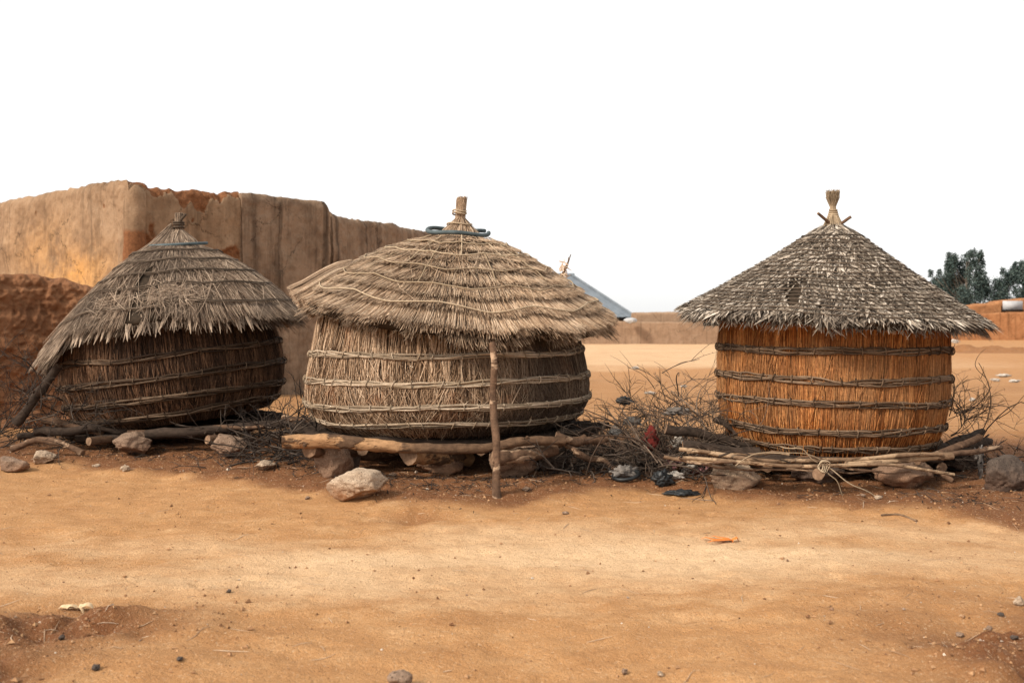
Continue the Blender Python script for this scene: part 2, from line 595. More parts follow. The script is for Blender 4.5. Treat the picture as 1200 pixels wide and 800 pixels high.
def scatter(n, weight, y0=3.6, y1=12.5):
    out = []
    while len(out) < n:
        y = U(y0, y1, 8000)
        x = U(-1, 1, 8000) * (.56 * y + .6)
        k = U(0, 1, 8000) < weight(x, y)
        out.extend(zip(x[k], y[k]))
    return np.array(out[:n])


pb = MB()
pts = scatter(15000, lambda x, y: .06 + .55 * g_dark(x, y) * (y < 11.5) + .8 * g_rough(x, y))
sz = np.exp(RNG.normal(math.log(.0052), .6, len(pts))).clip(.002, .026)
zz = gh(pts[:, 0], pts[:, 1])
for (x, y), s, z in zip(pts, sz, zz):
    v = ICO_V * s * U(.6, 1.25, (5, 3)) * [1, 1, .7]
    a = U(0, 6.28)
    R = np.array([[math.cos(a), -math.sin(a), 0], [math.sin(a), math.cos(a), 0], [0, 0, 1]])
    pb.add(v @ R.T + [x, y, z + s * .25], t=ICO_T, rnd=U(0, 1))
tag(pb.build('gravel', M['pebble'], smooth=False), kind='stuff')

sb = MB()
pts = scatter(420, lambda x, y: .12 + .5 * g_dark(x, y) * (y < 11) + .5 * g_rough(x, y))
a = U(0, PI, len(pts))
ln = U(.02, .085, len(pts))
s = np.linspace(-1, 1, 4)
px = pts[:, :1] + np.cos(a)[:, None] * ln[:, None] * s + U(-.004, .004, (len(pts), 4))
py = pts[:, 1:] + np.sin(a)[:, None] * ln[:, None] * s
Pn = np.stack([px, py, gh(px, py) + .004], -1)
strands(sb, Pn, U(.0012, .003, len(pts)), np.array([0, 0, 1.]), U(.3, 1, len(pts)))
tag(sb.build('straw_litter', M['thatch_tan']), kind='stuff')


tl_ = MB()
pts = scatter(1500, lambda x, y: np.exp(-((y - np.interp(x, BX, BY) - 1.0) / .55) ** 2) * (.35 + .65 * (vn(v2(x * 1.1, y * 1.1), 44) > 0)), 7.5, 12.5)
a = U(0, 2 * PI, len(pts))
ln = np.exp(RNG.normal(math.log(.035), .6, len(pts))).clip(.01, .16)
px = pts[:, :1] + np.cos(a)[:, None] * ln[:, None] * s
py = pts[:, 1:] + np.sin(a)[:, None] * ln[:, None] * s
Pn = np.stack([px, py, gh(px, py) + .006 + U(0, .03, len(pts))[:, None] * U(0, 1, px.shape)], -1)
strands(tl_, Pn, U(.002, .006, len(pts)), np.array([0, 0, 1.]), U(0, 1, len(pts)) ** 1.5)
tag(tl_.build('twig_litter', M['twig_dark']), kind='stuff')


# ------------------------------------------------------------------ granaries
def hut_angle_noise(th, s, k=1.5):
    return vn(np.stack([np.cos(th) * k, np.sin(th) * k, np.zeros_like(th) + s], -1), int(s * 7) + 50)


class Wall:
    """round stalk wall given by (z, r) profile, tilted about its base"""
    def __init__(s, prof, tilt, seed, wob=.02):
        s.z = np.array([p[0] for p in prof])
        s.r = np.array([p[1] for p in prof])
        zz = np.linspace(s.z[0], s.z[-1], 60)
        rr = np.interp(zz, s.z, s.r)
        for _ in range(4):
            rr[1:-1] = (rr[:-2] + 2 * rr[1:-1] + rr[2:]) / 4
        s.zz, s.rr, s.seed, s.wob = zz, rr, seed, wob
        s.cap = lambda th: np.full(np.shape(th), 99.)
        s.M = Matrix.Translation((0, 0, s.z[0])) @ Matrix.Rotation(math.radians(tilt), 4, 'Y') @ Matrix.Translation((0, 0, -s.z[0]))

    def rad(s, th, z):
        return np.interp(z, s.zz, s.rr) + s.wob * hut_angle_noise(th, s.seed) + .008 * vn(np.stack([np.cos(th) * 6, np.sin(th) * 6, z * 3], -1), s.seed)

    def pt(s, th, z, lift=0.):
        r = s.rad(th, z) + lift
        return np.stack([r * np.cos(th), r * np.sin(th), z], -1)

    def core(s, mb, m=1):
        nu, nv = 96, 16
        th = np.linspace(0, 2 * PI, nu, endpoint=False)
        z = np.linspace(s.z[0], s.z[-1], nv)
        T, Zg = np.meshgrid(th, z, indexing='ij')
        Zg = s.z[0] + (np.minimum(s.cap(T), s.z[-1]) - s.z[0]) * (Zg - s.z[0]) / (s.z[-1] - s.z[0])
        mb.add(s.pt(T, Zg, -.012).reshape(-1, 3), grid_faces(nu, nv, True), rnd=.3, m=m)
        for zz, fl in ((s.z[0], True), (s.z[-1], False)):
            ring = s.pt(th, Zg[:, 0 if fl else -1], -.012)
            v = np.concatenate([ring, [[0, 0, ring[:, 2].mean()]]])
            t = np.stack([np.arange(nu), (np.arange(nu) + 1) % nu, np.full(nu, nu)], -1)
            mb.add(v, t=t[:, ::-1] if fl else t, rnd=.3, m=m)

    def stalks(s, mb, n, z0, z1, lean, w, lift, extf, K=7, jit=.02, rexp=1.0):
        th0 = U(0, 2 * PI, n)
        a = z0 + U(-jit, jit, n)
        b = np.minimum(z1 + U(-jit, jit, n), s.cap(th0))
        t = np.linspace(0, 1, K)
        z = a[:, None] + (b - a)[:, None] * t
        dth = RNG.normal(0, lean, n)
        dth = dth + lean * .8 * hut_angle_noise(th0, s.seed + 2, 4)
        th = th0[:, None] + dth[:, None] * (t - .5) * np.abs(b - a)[:, None]
        th = th + RNG.normal(0, .0022, th.shape)
        L = U(lift[0], lift[1], n)[:, None] + RNG.normal(0, .0025, th.shape)
        rnd = np.clip(U(0, 1, n) ** rexp + .18 * hut_angle_noise(th0, s.seed + 5, 9), 0, 1)
        Pn = s.pt(th, z, L)
        out = np.stack([np.cos(th), np.sin(th), np.zeros_like(th)], -1)
        strands(mb, Pn, U(w[0], w[1], n), out, rnd, extf(th, z))

    def hoop(s, mb, z0, wobz, n_tw, ties, extra=0., tw_r=.010, spread=.014, skip=None, dark=0.):
        sd = int(U(0, 999))
        zf = lambda th: z0 + wobz * hut_angle_noise(th, sd * .37 + .1, 1.6)
        for kx in range(n_tw):
            th = U(0, 6.28)
            end = th + 2 * PI
            while th < end:
                L = U(1.4, 2.8)
                tt = np.linspace(th - .15, min(th + L, end) + .15, max(10, int(L * 26)))
                ph = kx * 2 * PI / n_tw + tt * U(2, 6) * (1 if kx % 2 else -1)
                lift = .026 + extra + spread * .6 * np.cos(ph)
                z = zf(tt) + spread * np.sin(ph) * 1.25 + .007 * vn(np.stack([tt * 2.5, tt * 0 + kx * 3.3, tt * 0 + z0], -1), sd % 40) + .008 * vn(np.stack([tt * 9, tt * 0 + kx, tt * 0], -1), sd % 50)
                r = np.full(len(tt), tw_r * U(.75, 1.2))
                r[0] = r[-1] = r[0] * .4
                tube(mb, s.pt(tt, z, lift), r, 5, rnd=U(.1, 1), ext=dark * U(.3, 1))
                th += L
        for j in range(ties):
            t0 = (j + U(-.25, .25)) * 2 * PI / ties
            ph = np.linspace(0, 2 * PI, 10, endpoint=False)
            ti = t0 + .012 * np.sin(ph) * U(-1, 1)
            z = zf(np.full(10, t0)) + (spread * 1.25 + tw_r + .004) * np.sin(ph)
            lift = .026 + extra + (spread * .6 + tw_r + .006) * np.cos(ph)
            tube(mb, s.pt(ti, z, lift), .0062, 4, rnd=U(.2, 1), closed=True, ext=dark * U(.2, 1))
            if U(0, 1) < .35:     # loose end
                e = np.linspace(0, 1, 4)
                z = zf(np.full(4, t0)) + U(-.03, .05) * e + .02
                tube(mb, s.pt(t0 + U(-.03, .03) * e, z, .035 + .02 * e), [.0045, .004, .003, .002], 4, rnd=U(.4, 1))


class Roof:
    def __init__(s, neck, zn, rn, re, ze, bulge, droop=.5, seed=3):
        s.neck, s.zn, s.rn, s.re, s.ze, s.bulge, s.droop, s.seed = neck, zn, rn, re, ze, bulge, droop, seed

    def base(s, th, t):
        re, ze = s.re(th), s.ze(th)
        nx, ny = s.neck
        x = (nx + s.rn * np.cos(th)) * (1 - t) + re * np.cos(th) * t
        y = (ny + s.rn * np.sin(th)) * (1 - t) + re * np.sin(th) * t
        tc = np.clip(t, 0, 1)
        z = s.zn * (1 - t) + ze * t + s.bulge * 4 * tc * (1 - tc) - s.droop * np.clip(t - 1, 0, 9) ** 1.5
        z = z + .022 * t * vn(np.stack([x * 1.8, y * 1.8, x * 0], -1), s.seed)
        return np.stack([x, y, z], -1)

    def nrm(s, th):
        re, ze = s.re(th), s.ze(th)
        L = np.hypot(re - s.rn, s.zn - ze)
        sn, cs = (s.zn - ze) / L, (re - s.rn) / L
        return np.stack([np.cos(th) * sn, np.sin(th) * sn, cs], -1)

    def pt(s, th, t, lift):
        th, t, lift = np.broadcast_arrays(th, t, lift)
        return s.base(th, t) + s.nrm(th) * lift[..., None]

    def core(s, mb, m=1, thick=.07, tmax=.985):
        nu, nv = 96, 20
        th = np.linspace(0, 2 * PI, nu, endpoint=False)
        T, V = np.meshgrid(th, np.linspace(0, tmax, nv), indexing='ij')
        top = s.pt(T, V, 0)
        bot = s.pt(T, V[:, ::-1], -thick)
        Vt = np.concatenate([top, bot], 1)
        mb.add(Vt.reshape(-1, 3), grid_faces(nu, 2 * nv, True), rnd=.3, m=m)

    def keep(s, th, t):
        return np.ones(len(th), bool)

    def course(s, mb, n, t0, t1, lift0, lift1, lat, w, ext=0., K=4, jit=.03, mask=None, leaf=False, curl=.0, rexp=1., pw=1., pmask=None):
        th = U(0, 2 * PI, n)
        a = t0 + U(-jit, jit, n)
        # ragged course edge, clumped
        b = t1 + U(-jit, jit, n) + jit * .9 * hut_angle_noise(th, s.seed + t1 * 5, 7) + jit * .7 * hut_angle_noise(th, s.seed + t1 * 9, 22)
        if mask is not None:
            k = mask(th, (a + b) / 2)
            th, a, b = th[k], a[k], b[k]
            n = len(th)
        u = np.linspace(0, 1, K)
        t = a[:, None] + (b - a)[:, None] * u
        re = s.re(th)
        mid = np.maximum(s.rn + (re - s.rn) * (a + b) / 2, .1)
        dl = RNG.normal(0, lat, n) + lat * .9 * hut_angle_noise(th, s.seed + 4 + t1, 11)
        dth = dl * (b - a) * (re - s.rn) / mid
        thm = th[:, None] + dth[:, None] * (u - .3)
        if pmask is not None:
            k = pmask(thm, t).all(1)
            th, a, b, t, thm, mid, re = th[k], a[k], b[k], t[k], thm[k], mid[k], re[k]
            n = len(th)
        l0 = lift0 + U(0, .02, n)
        l1 = lift1 + U(-.012, .014, n)
        l1 = l1 + .007 * vn(np.stack([np.cos(th) * 14 * mid, np.sin(th) * 14 * mid, t1 * 6 + 0 * th], -1), 83) * (0 if leaf else 1)
        lf = l0[:, None] + (l1 - l0)[:, None] * u ** pw + curl * (U(-.2, 1, n)[:, None]) * u ** 3
        Pn = s.pt(thm, t, lf)
        Pn = Pn + RNG.normal(0, .0022, Pn.shape)
        rnd = np.clip(U(0, 1, n) ** rexp + .2 * hut_angle_noise(th, s.seed + t1 * 3, 9), 0, 1)
        up = s.nrm(thm)
        e = np.full(n, ext) if np.ndim(ext) == 0 else ext
        if callable(ext):
            e = ext(th, (a + b) / 2)
        if leaf:
            up = norm(up + RNG.normal(0, .3, (n, 1, 3)))
            leaves(mb, Pn, U(w[0], w[1], n), up, rnd, e, fold=.4)
        else:
            strands(mb, Pn, U(w[0], w[1], n), up, rnd, e)


def knot(mb, base, top, r0, rmid, rtop, n, lean=0., w=.004):
    """a bound tuft of straw: cone into waist, flaring a little at the top"""
    th = U(0, 2 * PI, n)
    rr = np.sqrt(U(.2, 1, n))
    u = np.array([0, .3, .55, .75, 1.])
    R = np.array([r0, r0 * .55 + rmid * .45, rmid * 1.05, rmid, rtop])
    b, t = np.asarray(base, float), np.asarray(top, float)
    ax = t - b
    hj = U(.88, 1.06, n)
    Pn = b + u[None, :, None] * ax * hj[:, None, None]
    rad = R[None] * (.35 + .65 * rr[:, None]) * (1 + RNG.normal(0, .03, (n, 5)))
    tw = th[:, None] + .5 * u[None]
    Pn = Pn + np.stack([np.cos(tw) * rad, np.sin(tw) * rad, np.zeros_like(tw)], -1)
    out = np.stack([np.cos(tw), np.sin(tw), np.zeros_like(tw) + .2], -1)
    strands(mb, Pn, U(w * .7, w * 1.4, n), out, U(0, 1, n), 0.)
    # solid heart
    pts = b + np.linspace(0, .93, 6)[:, None] * ax
    tube(mb, pts, np.interp(np.linspace(0, .93, 6), u, R) * .8, 10, rnd=.2)


def ring_tube(mb, roof, t, lift, r, sides=8, rnd=.5, n=80, z=None, zig=0, zigk=9, th0=0., span=2 * PI, ext=0.):
    th = np.linspace(th0, th0 + span, n, endpoint=span < 6.28)
    tt = np.full(n, t)
    if zig:
        tt = tt + zig * (np.abs(((th * zigk / (2 * PI) + .5 * t * 7) % 1) * 2 - 1) - .5)
    tt = tt + .006 * hut_angle_noise(th, t * 13 + roof.seed, 4)
    L = lift + .006 * hut_angle_noise(th, t * 17 + 2, 8)
    tube(mb, roof.pt(th, tt, L), r, sides, rnd=rnd, closed=span > 6.28, ext=ext)


# ============ middle granary
MX, MD = -.70, 10.9
zb = ghs(MX, MD)
mid = thing('granary', (MX, MD, 0), 'broad tan granary on logs between the two others, thatched roof netted with pale rope', 'granary', 'thatched granaries in a row')
w = Wall([(.42, 1.26), (.50, 1.40), (.66, 1.515), (.85, 1.525), (1.1, 1.48), (1.4, 1.41), (1.78, 1.33)], -.8, 5)
w.cap = lambda th: 1.64 - .13 * np.cos(th) + .20 * np.sin(th)


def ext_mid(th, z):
    right = sstep(-.25, .75, np.cos(th)) * .6  # right side: blackened straw, plus shade painted into the stalk colour
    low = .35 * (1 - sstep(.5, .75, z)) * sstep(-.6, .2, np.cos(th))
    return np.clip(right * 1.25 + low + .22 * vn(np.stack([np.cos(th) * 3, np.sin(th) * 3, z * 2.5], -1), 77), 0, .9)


b = MB()
w.core(b)
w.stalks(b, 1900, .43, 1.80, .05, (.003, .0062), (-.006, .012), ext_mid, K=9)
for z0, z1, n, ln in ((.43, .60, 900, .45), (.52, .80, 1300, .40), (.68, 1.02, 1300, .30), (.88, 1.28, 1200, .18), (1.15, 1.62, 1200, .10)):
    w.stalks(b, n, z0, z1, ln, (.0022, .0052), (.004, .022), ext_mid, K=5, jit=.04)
b.xform(w.M)
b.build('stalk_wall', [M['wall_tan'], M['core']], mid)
for z0, nt_ in ((.545, 46), (.72, 44), (.955, 44), (1.215, 44)):
    h = MB()
    w.hoop(h, z0, .024, 6, nt_, tw_r=.0092, spread=.0175, dark=.55)
    h.xform(w.M)
    h.build('hoop', M['hoop_pale'], mid)

r = Roof((.11, 0), 2.41, .27,
         lambda th: 1.675 + .075 * np.cos(th) + .03 * hut_angle_noise(th, 3.3, 3),
         lambda th: 1.68 - .15 * np.cos(th) + .20 * np.sin(th) + .03 * hut_angle_noise(th, 1.7, 3), .085, .6, 3)
b = MB()
r.core(b, thick=.10)
tl = np.linspace(.12, 1.0, 8)
open_l = lambda th, t: ~((np.abs(((th - PI - .2 + PI) % (2 * PI)) - PI) < .42) & (t > .80))
for i, t1 in enumerate(tl):
    n = int(900 + 3300 * t1)
    r.course(b, n, t1 - .26, t1 + .02,   .0, .072, .075, (.0026, .0052), mask=open_l, ext=lambda th, t: .25 * np.clip(vn(np.stack([np.cos(th) * 2.5 * t, np.sin(th) * 2.5 * t, t * 4], -1), 8) + .2, 0, 1), jit=.018, K=6, rexp=.8, pw=2.0)
r.course(b, 3600, .80, 1.02, .0, .03, .10, (.0026, .0055), jit=.03, K=5, curl=-.02, mask=open_l)
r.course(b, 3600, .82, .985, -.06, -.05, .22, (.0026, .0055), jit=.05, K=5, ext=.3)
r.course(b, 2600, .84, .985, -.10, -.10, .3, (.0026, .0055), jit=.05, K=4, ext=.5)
r.course(b, 260, .2, .5, .05, .07, .5, (.0022, .0042), jit=.3, K=4)
rf = b.build('thatch_roof', [M['thatch_tan'], M['under']], mid)
k = MB()
nk = np.array([.11, 0, 2.38])
knot(k, nk, (.15, .02, 2.88), .30, .052, .058, 900)
k.build('topknot', M['thatch_tan'], rf)
h = MB()
th = np.linspace(.55, 2 * PI + .10, 60)
tube(h, np.stack([.11 + .335 * np.cos(th), .335 * np.sin(th), 2.522 - .02 * np.cos(th) + .05 * np.sin(th) + .012 * np.sin(3 * th)], -1), .023, 10)
h.build('neck_ring', M['hose'], rf)
h = MB()
for t, zg, kz in ((.17, .03, 9), (.33, .035, 9), (.50, .035, 11), (.68, .04, 11), (.86, .045, 10)):
    ring_tube(h, r, t, .080, .0072, 5, rnd=U(.2, 1), zig=zg, zigk=kz, n=180)
for j in range(22):
    t0 = U(0, .12) if j % 2 else U(.1, .45)
    t1 = t0 + U(.25, .5)
    a0 = j * 2 * PI / 22 + U(-.08, .08)
    tt = np.linspace(t0, min(t1, .9), 14)
    tube(h, r.pt(a0 + U(-.12, .12) * (tt - t0), tt, .072 + .004 * np.sin(tt * 40)), .0068, 5, rnd=U(0, 1))
h.build('rope_net', M['rope'], rf)
h = MB()
for z, rr_ in ((2.60, .135), (2.72, .075), (2.745, .072)):
    th = np.linspace(0, 2 * PI, 24, endpoint=False)
    tube(h, np.stack([.125 + rr_ * np.cos(th), rr_ * np.sin(th), z + .01 * np.sin(2 * th)], -1), .009, 6, closed=True, rnd=.7)
h.build('binding', M['rope'], rf)
# rolled straw bunches slumping out at the left eave
for (a0, t0, t1, l, rad_) in ((PI + .30, .62, 1.03, .03, .095), (PI + .10, .60, 1.05, .05, .10), (PI - .12, .62, 1.02, .05, .09), (PI + .47, .66, 1.0, -.01, .075), (PI + .2, .7, 1.0, -.09, .09), (PI + .0, .7, 1.0, -.10, .08), (PI + .4, .7, 1.0, -.12, .07)):
    h = MB()
    n = 420
    th = U(0, 6.28, n)
    rr_ = np.sqrt(U(0, 1, n)) * rad_
    u = np.linspace(0, 1, 6)
    tt = t0 + (t1 - t0) * u[None] * U(.9, 1.03, n)[:, None]
    prof = np.array([.5, .9, 1., .95, .9, 1.08])
    Pn = r.pt(a0 + np.cos(th)[:, None] * rr_[:, None] * prof / 1.5, tt, l + np.sin(th)[:, None] * rr_[:, None] * prof)
    strands(h, Pn, U(.003, .0055, n), np.array([0, 0, 1.]), U(.2, 1, n))
    tube(h, r.pt(np.full(6, a0), t0 + (t1 - t0) * u * .97, np.full(6, l)), np.array([.4, .8, .85, .8, .8, .85]) * rad_, 10, rnd=.1)
    h.build('straw_bunch', M['thatch_tan'], rf)

# ============ right granary
RX, RD = 3.186, 10.0
rgt = thing('granary', (RX, RD, 0), 'tall orange granary of reed stalks with grey leaf thatch, nearest the far trees', 'granary', 'thatched granaries in a row')
w = Wall([(.34, .93), (.42, 1.0), (.6, 1.055), (.85, 1.085), (1.1, 1.09), (1.35, 1.085), (1.75, 1.075)], .9, 9, .012)
w.cap = lambda th: 1.66 - .02 * np.cos(th)


def ext_right(th, z):
    n = vn(np.stack([np.cos(th) * 3, np.sin(th) * 3, z * 3], -1), 71)
    return np.clip(.62 * (1 - sstep(1.15, 1.5, z + .12 * n)) * sstep(.45, .8, z) + .30 * n + .25 * vn(np.stack([np.cos(th) * 9, np.sin(th) * 9, z * 1.5], -1), 75), 0, .95) * .8


b = MB()
w.core(b)
w.stalks(b, 2300, .33, 1.78, .02, (.003, .0062), (-.006, .010), ext_right, K=9)
w.stalks(b, 1300, .35, 1.76, .04, (.002, .0045), (.004, .014), ext_right, K=9, jit=.12)
for z0, z1 in ((.38, .7), (.6, 1.0), (.8, 1.25), (1.05, 1.7)):
    w.stalks(b, 500, z0, z1, .07, (.0018, .004), (.006, .018), ext_right, K=5, jit=.08)
w.stalks(b, 160, .4, 1.5, .22, (.002, .004), (.014, .03), ext_right, K=6, jit=.3)
b.xform(w.M)
b.build('stalk_wall', [M['wall_orange'], M['core']], rgt)
for z0, wz in ((.375, .015), (.545, .018), (.785, .018), (1.01, .018), (1.275, .018)):
    h = MB()
    w.hoop(h, z0, wz * 1.3, 8, 38, tw_r=.0082, spread=.020, dark=.06)
    h.xform(w.M)
    h.build('hoop', M['hoop_dark'], rgt)

r = Roof((.04, 0), 2.44, .14,
         lambda th: 1.44 + .03 * hut_angle_noise(th, 2.3, 3) + .03 * hut_angle_noise(th, 8.3, 9),
         lambda th: 1.58 - .06 * np.cos(th) + .05 * np.sin(th) + .02 * hut_angle_noise(th, 4.7, 3), -.03, .55, 12)
b = MB()
r.core(b, thick=.07, tmax=.97)
hole = lambda th, t: ~((np.abs(((th + PI / 2 + .62 + .05 * np.sin(t * 13) + PI) % (2 * PI)) - PI) < .015 + .055 * np.sin((t - .56) / .32 * PI)) & (t > .57) & (t < .88) & ~np.isin((np.floor(th.mean(-1, keepdims=True) * 99991) % 30), (0,)))
for i, t1 in enumerate(np.linspace(.08, 1.0, 17)):
    n = int(220 + 1000 * t1)
    r.course(b, n, t1 - .15, t1 + .015, .0, .040, .38, (.007, .019), jit=.045, K=5, pmask=hole, leaf=True, curl=.022, ext=lambda th, t: .9 * (U(0, 1, len(th)) < .2))
    r.course(b, int(n * .3), t1 - .12, t1 + .01, .02, .052, .5, (.002, .0042), jit=.04, K=4, pmask=hole, ext=lambda th, t: .8 * (U(0, 1, len(th)) < .35))
r.course(b, 1500, .90, 1.015, .01, .015, .6, (.005, .013), jit=.03, K=6, leaf=True, curl=-.03, rexp=1.6, ext=lambda th, t: .7 * (U(0, 1, len(th)) < .4))
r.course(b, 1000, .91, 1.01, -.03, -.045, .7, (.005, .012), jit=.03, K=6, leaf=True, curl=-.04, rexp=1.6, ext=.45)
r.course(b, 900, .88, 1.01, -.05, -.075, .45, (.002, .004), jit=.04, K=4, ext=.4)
rf = b.build('thatch_roof', [M['leaf_thatch'], M['under']], rgt)
h = MB()
for t in np.linspace(.09, .965, 21):
    ring_tube(h, r, t + U(-.006, .006), .058, .0062, 5, rnd=U(0, 1), n=110, zig=.012, zigk=int(U(9, 16)))
h.build('lashing', M['rope_dark'], rf)
k = MB()
knot(k, (.04, 0, 2.40), (.035, 0, 2.84), .13, .027, .072, 650, w=.0034)
k.build('topknot', M['rope'], rf)
h = MB()
for z in np.linspace(2.50, 2.66, 9):
    rr_ = np.interp(z, [2.44, 2.54, 2.66], [.11, .062, .034])
    th = np.linspace(0, 2 * PI, 22, endpoint=False)
    tube(h, np.stack([.04 + rr_ * np.cos(th), rr_ * np.sin(th), z + .008 * np.sin(th)], -1), .010, 6, closed=True, rnd=U(0, 1))
h.build('binding', M['rope'], rf)
for p0, p1 in (((.02, -.04, 2.50), (-.145, -.10, 2.62)), ((.06, -.05, 2.49), (.185, -.10, 2.585))):
    h = MB()
    pp = np.linspace(0, 1, 5)[:, None]
    tube(h, np.array(p0) * (1 - pp) + np.array(p1) * pp, .015, 8, rough=.15, mcap=1)
    h.build('peg', [M['log'], M['cut']], rf)
for j in range(30):
    a0 = j * 2 * PI / 30 + U(-.05, .05)
    if U(0, 1) < .3: continue
    tt = np.linspace(.80, U(.975, 1.01), 5)
    h = MB()
    tube(h, r.pt(np.full(5, a0), tt, np.full(5, -.085)), U(.016, .024), 8, rough=.12, mcap=1, seed=j)
    h.build('rafter', [M['log'], M['cut']], rf)

# ============ left granary
LX, LD = -4.13, 12.4
lft = thing('granary', (LX, LD, 0), 'dark leaning granary with sagging grey straw roof beside the red mud wall', 'granary', 'thatched granaries in a row')
w = Wall([(.33, 1.06), (.43, 1.18), (.60, 1.27), (.85, 1.315), (1.1, 1.30), (1.35, 1.25), (1.6, 1.18)], -7.0, 14, .02)
w.cap = lambda th: 1.58 - .02 * np.cos(th) - .25 * np.exp(-(np.abs(((th - PI + PI) % (2 * PI)) - PI) / .7) ** 2)


def ext_left(th, z):  # darker towards the top and the base
    return np.clip(.45 * sstep(1.05, 1.35, z) + .3 * (1 - sstep(.45, .6, z)) + .25 * vn(np.stack([np.cos(th) * 3, np.sin(th) * 3, z * 2.5], -1), 73), 0, .9)


b = MB()
w.core(b)
w.stalks(b, 1900, .35, 1.62, .03, (.003, .0065), (-.006, .010), ext_left, K=9)
for z0, z1, n, ln in ((.36, .6, 700, .4), (.48, .82, 900, .12), (.7, 1.1, 900, .10), (.95, 1.5, 900, .08)):
    w.stalks(b, n, z0, z1, ln, (.002, .005), (.004, .020), ext_left, K=5, jit=.05)
b.xform(w.M)
b.build('stalk_wall', [M['wall_brown'], M['core']], lft)
for z0 in (.45, .64, .87, 1.13):
    h = MB()
    w.hoop(h, z0, .028, 6, 32, tw_r=.0105, spread=.022, dark=(.0 if z0 > 1 else .08))
    h.xform(w.M)
    h.build('hoop', M['hoop_old'], lft)


def dth(th, c):
    return np.abs(((th - c + PI) % (2 * PI)) - PI)


r = Roof((-.06, 0), 2.45, .30,
         lambda th: 1.50 + .0 * th + .0 * np.exp(-(dth(th, -2.4) / .5) ** 2) + .03 * hut_angle_noise(th, 5.3, 3),
         lambda th: 1.47 + .13 * np.cos(th) - .20 * np.exp(-(dth(th, PI + .15) / .65) ** 2) - .02 * np.sin(th) + .03 * hut_angle_noise(th, 6.7, 3), .095, .7, 21)
b = MB()
r.core(b, thick=.08, tmax=.96)


def tear(th, t):
    d = ((th + PI / 2 + .22 + .16 * t + PI) % (2 * PI)) - PI
    cut = (np.abs(d) < .105 / (t + .25)) & (t > .22) & (t < .93)
    bare = (dth(th, -PI / 2 + .22) < .28) & (t > .55) & (t < .88) & (U(0, 1, len(th)) < .5)
    return ~bare


def gap(th, t):
    d = ((th + PI / 2 + .03 + .05 * np.sin(t * 14) + PI) % (2 * PI)) - PI
    w1 = (np.abs(d) < (.018 + .028 * np.sin(t * 9) ** 2) / (t + .15)) & (t > .44) & (t < .93)
    d2 = ((th + PI / 2 - .17 + .06 * np.sin(t * 11) + PI) % (2 * PI)) - PI
    w2 = (np.abs(d2) < .022 / (t + .15)) & (t > .66) & (t < .86)
    return ~(w1 | w2)


for i, t1 in enumerate((.2, .38, .55, .7, .84, .97)):
    n = int(900 + 3000 * t1)
    r.course(b, n, t1 - .38, t1 + .02, .0, .032, .09, (.0026, .0058), jit=.05, K=6, mask=tear, pmask=gap, rexp=1.1,
             ext=lambda th, t: .6 * np.clip(vn(np.stack([np.cos(th) * 3 * t, np.sin(th) * 3 * t, t * 0], -1), 18) + .15, 0, 1))
r.course(b, 2600, .6, .985, .01, .02, .12, (.0026, .006), jit=.05, K=6, mask=tear, pmask=gap)
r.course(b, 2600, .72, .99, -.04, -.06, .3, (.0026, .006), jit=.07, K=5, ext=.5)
r.course(b, 500, .35, .7, .04, .06, .6, (.0022, .0045), jit=.3, K=5, mask=tear, pmask=gap)
lm = lambda th, t: dth(th, PI + .35) < .62
r.course(b, 5200, .7, 1.08, .0, .0, .16, (.0026, .006), jit=.07, K=6, mask=lm, ext=.1)
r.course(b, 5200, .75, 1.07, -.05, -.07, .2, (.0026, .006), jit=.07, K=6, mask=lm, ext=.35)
# tangled, blown-about straw on the worn front
n = 420
cth = -PI / 2 + np.where(U(0, 1, n) < .75, RNG.normal(.24, .11, n), RNG.normal(-.30, .12, n))
ct = RNG.normal(.80, .075, n)
c = r.pt(cth, ct, U(.04, .075, n))
d = RNG.normal(0, 1, (n, 3))
nn = r.nrm(cth)
d = norm(d - nn * (d * nn).sum(-1, keepdims=True) * .85)
u = np.linspace(-1, 1, 5)
L = U(.05, .17, n)
Pn = c[:, None] + d[:, None] * (u[None, :, None] * L[:, None, None]) - nn[:, None] * (u[None, :, None] ** 2) * U(-.03, .05, n)[:, None, None]
strands(b, Pn, U(.0024, .0046, n), np.array([0, 0, 1.]), U(.45, 1, n), 0.)
# pale broken stubs along the front eave
n = 90
cth = -PI / 2 + U(-.75, .95, n)
tt = np.linspace(.9, 1.06, 4)[None] + U(-.03, .04, n)[:, None]
Pn = r.pt(cth[:, None] + U(-.06, .06, n)[:, None] * np.linspace(0, 1, 4), tt, -.02 - .05 * np.linspace(0, 1, 4)[None] + U(-.02, .03, n)[:, None])
leaves(b, Pn, U(.006, .02, n), np.array([0, -.6, 1.]), U(.6, 1, n), 0.)
rf = b.build('thatch_roof', [M['thatch_grey'], M['under']], lft)
k = MB()
knot(k, (-.02, 0, 2.41), (-.015, 0, 2.86), .33, .045, .05, 800)
k.build('topknot', M['thatch_grey'], rf)
h = MB()
th = np.linspace(-PI + .15, -.1, 40)
tube(h, np.stack([-.02 + .36 * np.cos(th), .36 * np.sin(th), 2.485 + .02 * np.cos(th) + .03 * np.sin(th)], -1), .02, 10)
h.build('neck_ring', M['hose'], rf)
h = MB()
th = np.linspace(0, 2 * PI, 20, endpoint=False)
for z in (2.70, 2.735, 2.76):
    tube(h, np.stack([-.02 + .062 * np.cos(th), .062 * np.sin(th), z + 0 * th], -1), .012, 6, closed=True, rnd=.3)
tube(h, np.array([[-.02, -.03, 2.72], [.03, -.05, 2.80], [.085, -.05, 2.86]]), [.02, .02, .016], 7, rnd=.3)
h.build('binding', M['rope_dark'], rf)
